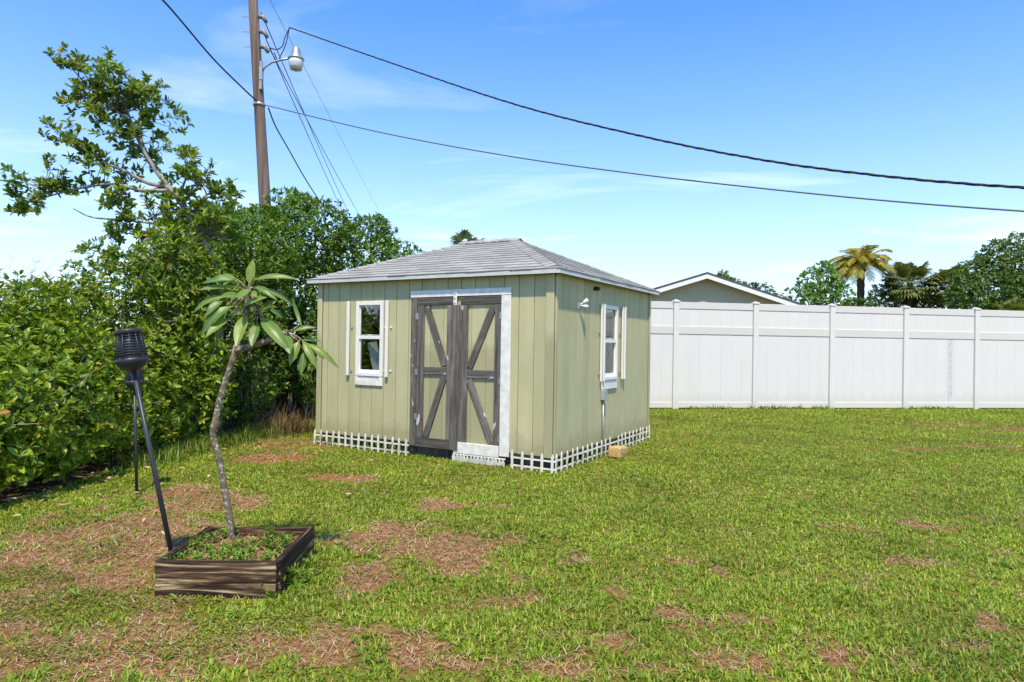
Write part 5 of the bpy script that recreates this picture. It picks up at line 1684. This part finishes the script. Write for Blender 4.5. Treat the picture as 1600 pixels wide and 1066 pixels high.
def frond(V, T, base, az, elev, L, droop, leaflet, n=22, wl=0.05):
    """feather frond: pairs of leaflets along an arching midrib"""
    d = Vector((math.cos(az), math.sin(az), 0))
    s_ = Vector((-math.sin(az), math.cos(az), 0))
    prev = None
    for i in range(n + 1):
        u = i / n
        r_ = L * u * math.cos(elev) * (1 - 0.12 * u)
        z_ = L * u * math.sin(elev) - droop * L * u * u
        p = base + d * r_ + Vector((0, 0, z_))
        if prev is not None:
            b0 = len(V)
            w_ = 0.03 * (1 - 0.8 * u)
            V += [tuple(prev - s_ * w_), tuple(prev + s_ * w_), tuple(p + s_ * w_), tuple(p - s_ * w_)]
            T += [(b0, b0 + 1, b0 + 2), (b0, b0 + 2, b0 + 3)]
            tan = (p - prev).normalized()
            ll = leaflet * (0.35 + 1.1 * math.sin(PI * (0.12 + 0.80 * u)))
            for sg in (-1, 1):
                dirv = (s_ * sg * 0.75 + tan * 0.75 + Vector((0, 0, -0.28 + random.uniform(-.12, .12)))).normalized()
                tip = p + dirv * ll
                wv = tan * wl
                b0 = len(V)
                V += [tuple(p - wv * 0.5), tuple(p + wv * 0.5), tuple(p + dirv * ll * 0.55 + wv * 0.55), tuple(p + dirv * ll * 0.55 - wv * 0.5), tuple(tip)]
                T += [(b0, b0 + 1, b0 + 2), (b0, b0 + 2, b0 + 3), (b0 + 3, b0 + 2, b0 + 4)]
        prev = p


dp_ = empty("date_palm", (23.3, 45, 0))
tag(dp_, "golden-fronded date palm rising above the fence", "palm tree", "trees beyond the fence")
prof = []
for i in range(30):
    z_ = 7.2 * i / 29
    prof.append((0.22 + 0.03 * (i % 2) + (0.08 if i > 26 else 0), z_))
MB().lathe(prof, 14).build("trunk", M['palmtrunk'], dp_, smooth=False)
rp = random.Random(4)
for i in range(46):
    V, T = [], []
    el = rp.choice((0.95, 0.75, 0.6, 0.45, 0.3, 0.15, -0.05)) + rp.uniform(-.1, .1)
    frond(V, T, Vector((0, 0, 7.2)), 2 * PI * i / 46 * 7 + rp.uniform(-.2, .2), el, rp.uniform(2.5, 3.3), 0.42 + 0.22 * (1.25 - el), 0.55, 30, 0.07)
    tri_mesh("frond", V, T, M['datepalm'], dp_)


def fan_palm(label, base, zc, crown_r, n, seed, trunk_r=0.16, skirt=0.2):
    root = empty("fan_palm", (base[0], base[1], 0))
    tag(root, label, "palm tree", "trees beyond the fence")
    prof = [(trunk_r * (1 + 0.08 * (i % 2)), zc * i / 25) for i in range(26)]
    MB().lathe(prof, 12).build("trunk", M['palmtrunk'], root)
    r0 = random.Random(seed)
    for i in range(n):
        az = r0.uniform(0, 2 * PI); el = math.asin(r0.uniform(-0.55 - skirt, 0.98))
        d = Vector((math.cos(az) * math.cos(el), math.sin(az) * math.cos(el), math.sin(el)))
        Ls = crown_r * r0.uniform(0.35, 0.66) * (0.8 if n < 40 else 1); Lf = crown_r * r0.uniform(0.30, 0.44) * (1.35 if n < 40 else 1)
        c_ = Vector((0, 0, zc)) + d * Ls - Vector((0, 0, 0.12 * Ls))
        ref = Vector((0, 0, 1)) if abs(d.z) < 0.9 else Vector((1, 0, 0))
        s_ = d.cross(ref).normalized(); u_ = s_.cross(d).normalized()
        V, T = [], []
        b0 = len(V)
        V += [tuple(Vector((0, 0, zc)) - s_ * 0.015), tuple(Vector((0, 0, zc)) + s_ * 0.015), tuple(c_ + s_ * 0.012), tuple(c_ - s_ * 0.012)]
        T += [(b0, b0 + 1, b0 + 2), (b0, b0 + 2, b0 + 3)]
        nb = 15
        for k_ in range(nb):
            a_ = (k_ / (nb - 1) - 0.5) * 3.9
            dv = (d * math.cos(a_) + s_ * math.sin(a_) + u_ * 0.15 * math.cos(a_)).normalized()
            ll = Lf * (0.75 + 0.25 * math.cos(a_)) * r0.uniform(0.9, 1.05)
            sv_ = dv.cross(u_).normalized() * ll * 0.085
            m_ = c_ + dv * ll * 0.6
            tip = c_ + dv * ll - Vector((0, 0, 0.28 * ll))
            b0 = len(V)
            V += [tuple(c_), tuple(m_ - sv_), tuple(m_ + sv_), tuple(tip)]
            T += [(b0, b0 + 1, b0 + 2), (b0 + 1, b0 + 3, b0 + 2)]
        tri_mesh("fan_leaf", V, T, M['sabal'], root)
    return root


fan_palm("fan palm standing beside the golden date palm, above a dark tree", (25.4, 43, 0), 5.75, 2.0, 110, 1)
fan_palm("fan palm with drooping yellowish leaves next to the large right-hand tree", (27.5, 42, 0), 5.5, 1.9, 100, 2)
fan_palm("low fan palm showing just over the fence under the large right-hand tree", (26.6, 36, 0), 3.5, 1.3, 60, 3)
fan_palm("fan palm tip poking over the house's gable", (11.6, 38, 0), 4.85, 1.3, 50, 4)
fan_palm("fan palm rising behind the shed's roof ridge", (-4.25, 60, 0), 10.0, 2.1, 30, 5, 0.22)
fan_palm("small distant palm top peeping over the shed roof's right slope", (7.8, 60, 0), 7.2, 1.2, 26, 6, 0.2)

tot = sum(len(p.data.polygons) for p in COL.objects if p.type == "MESH")
print("polys", tot, "shingles", nsh, "lawn blades", n_lawn)
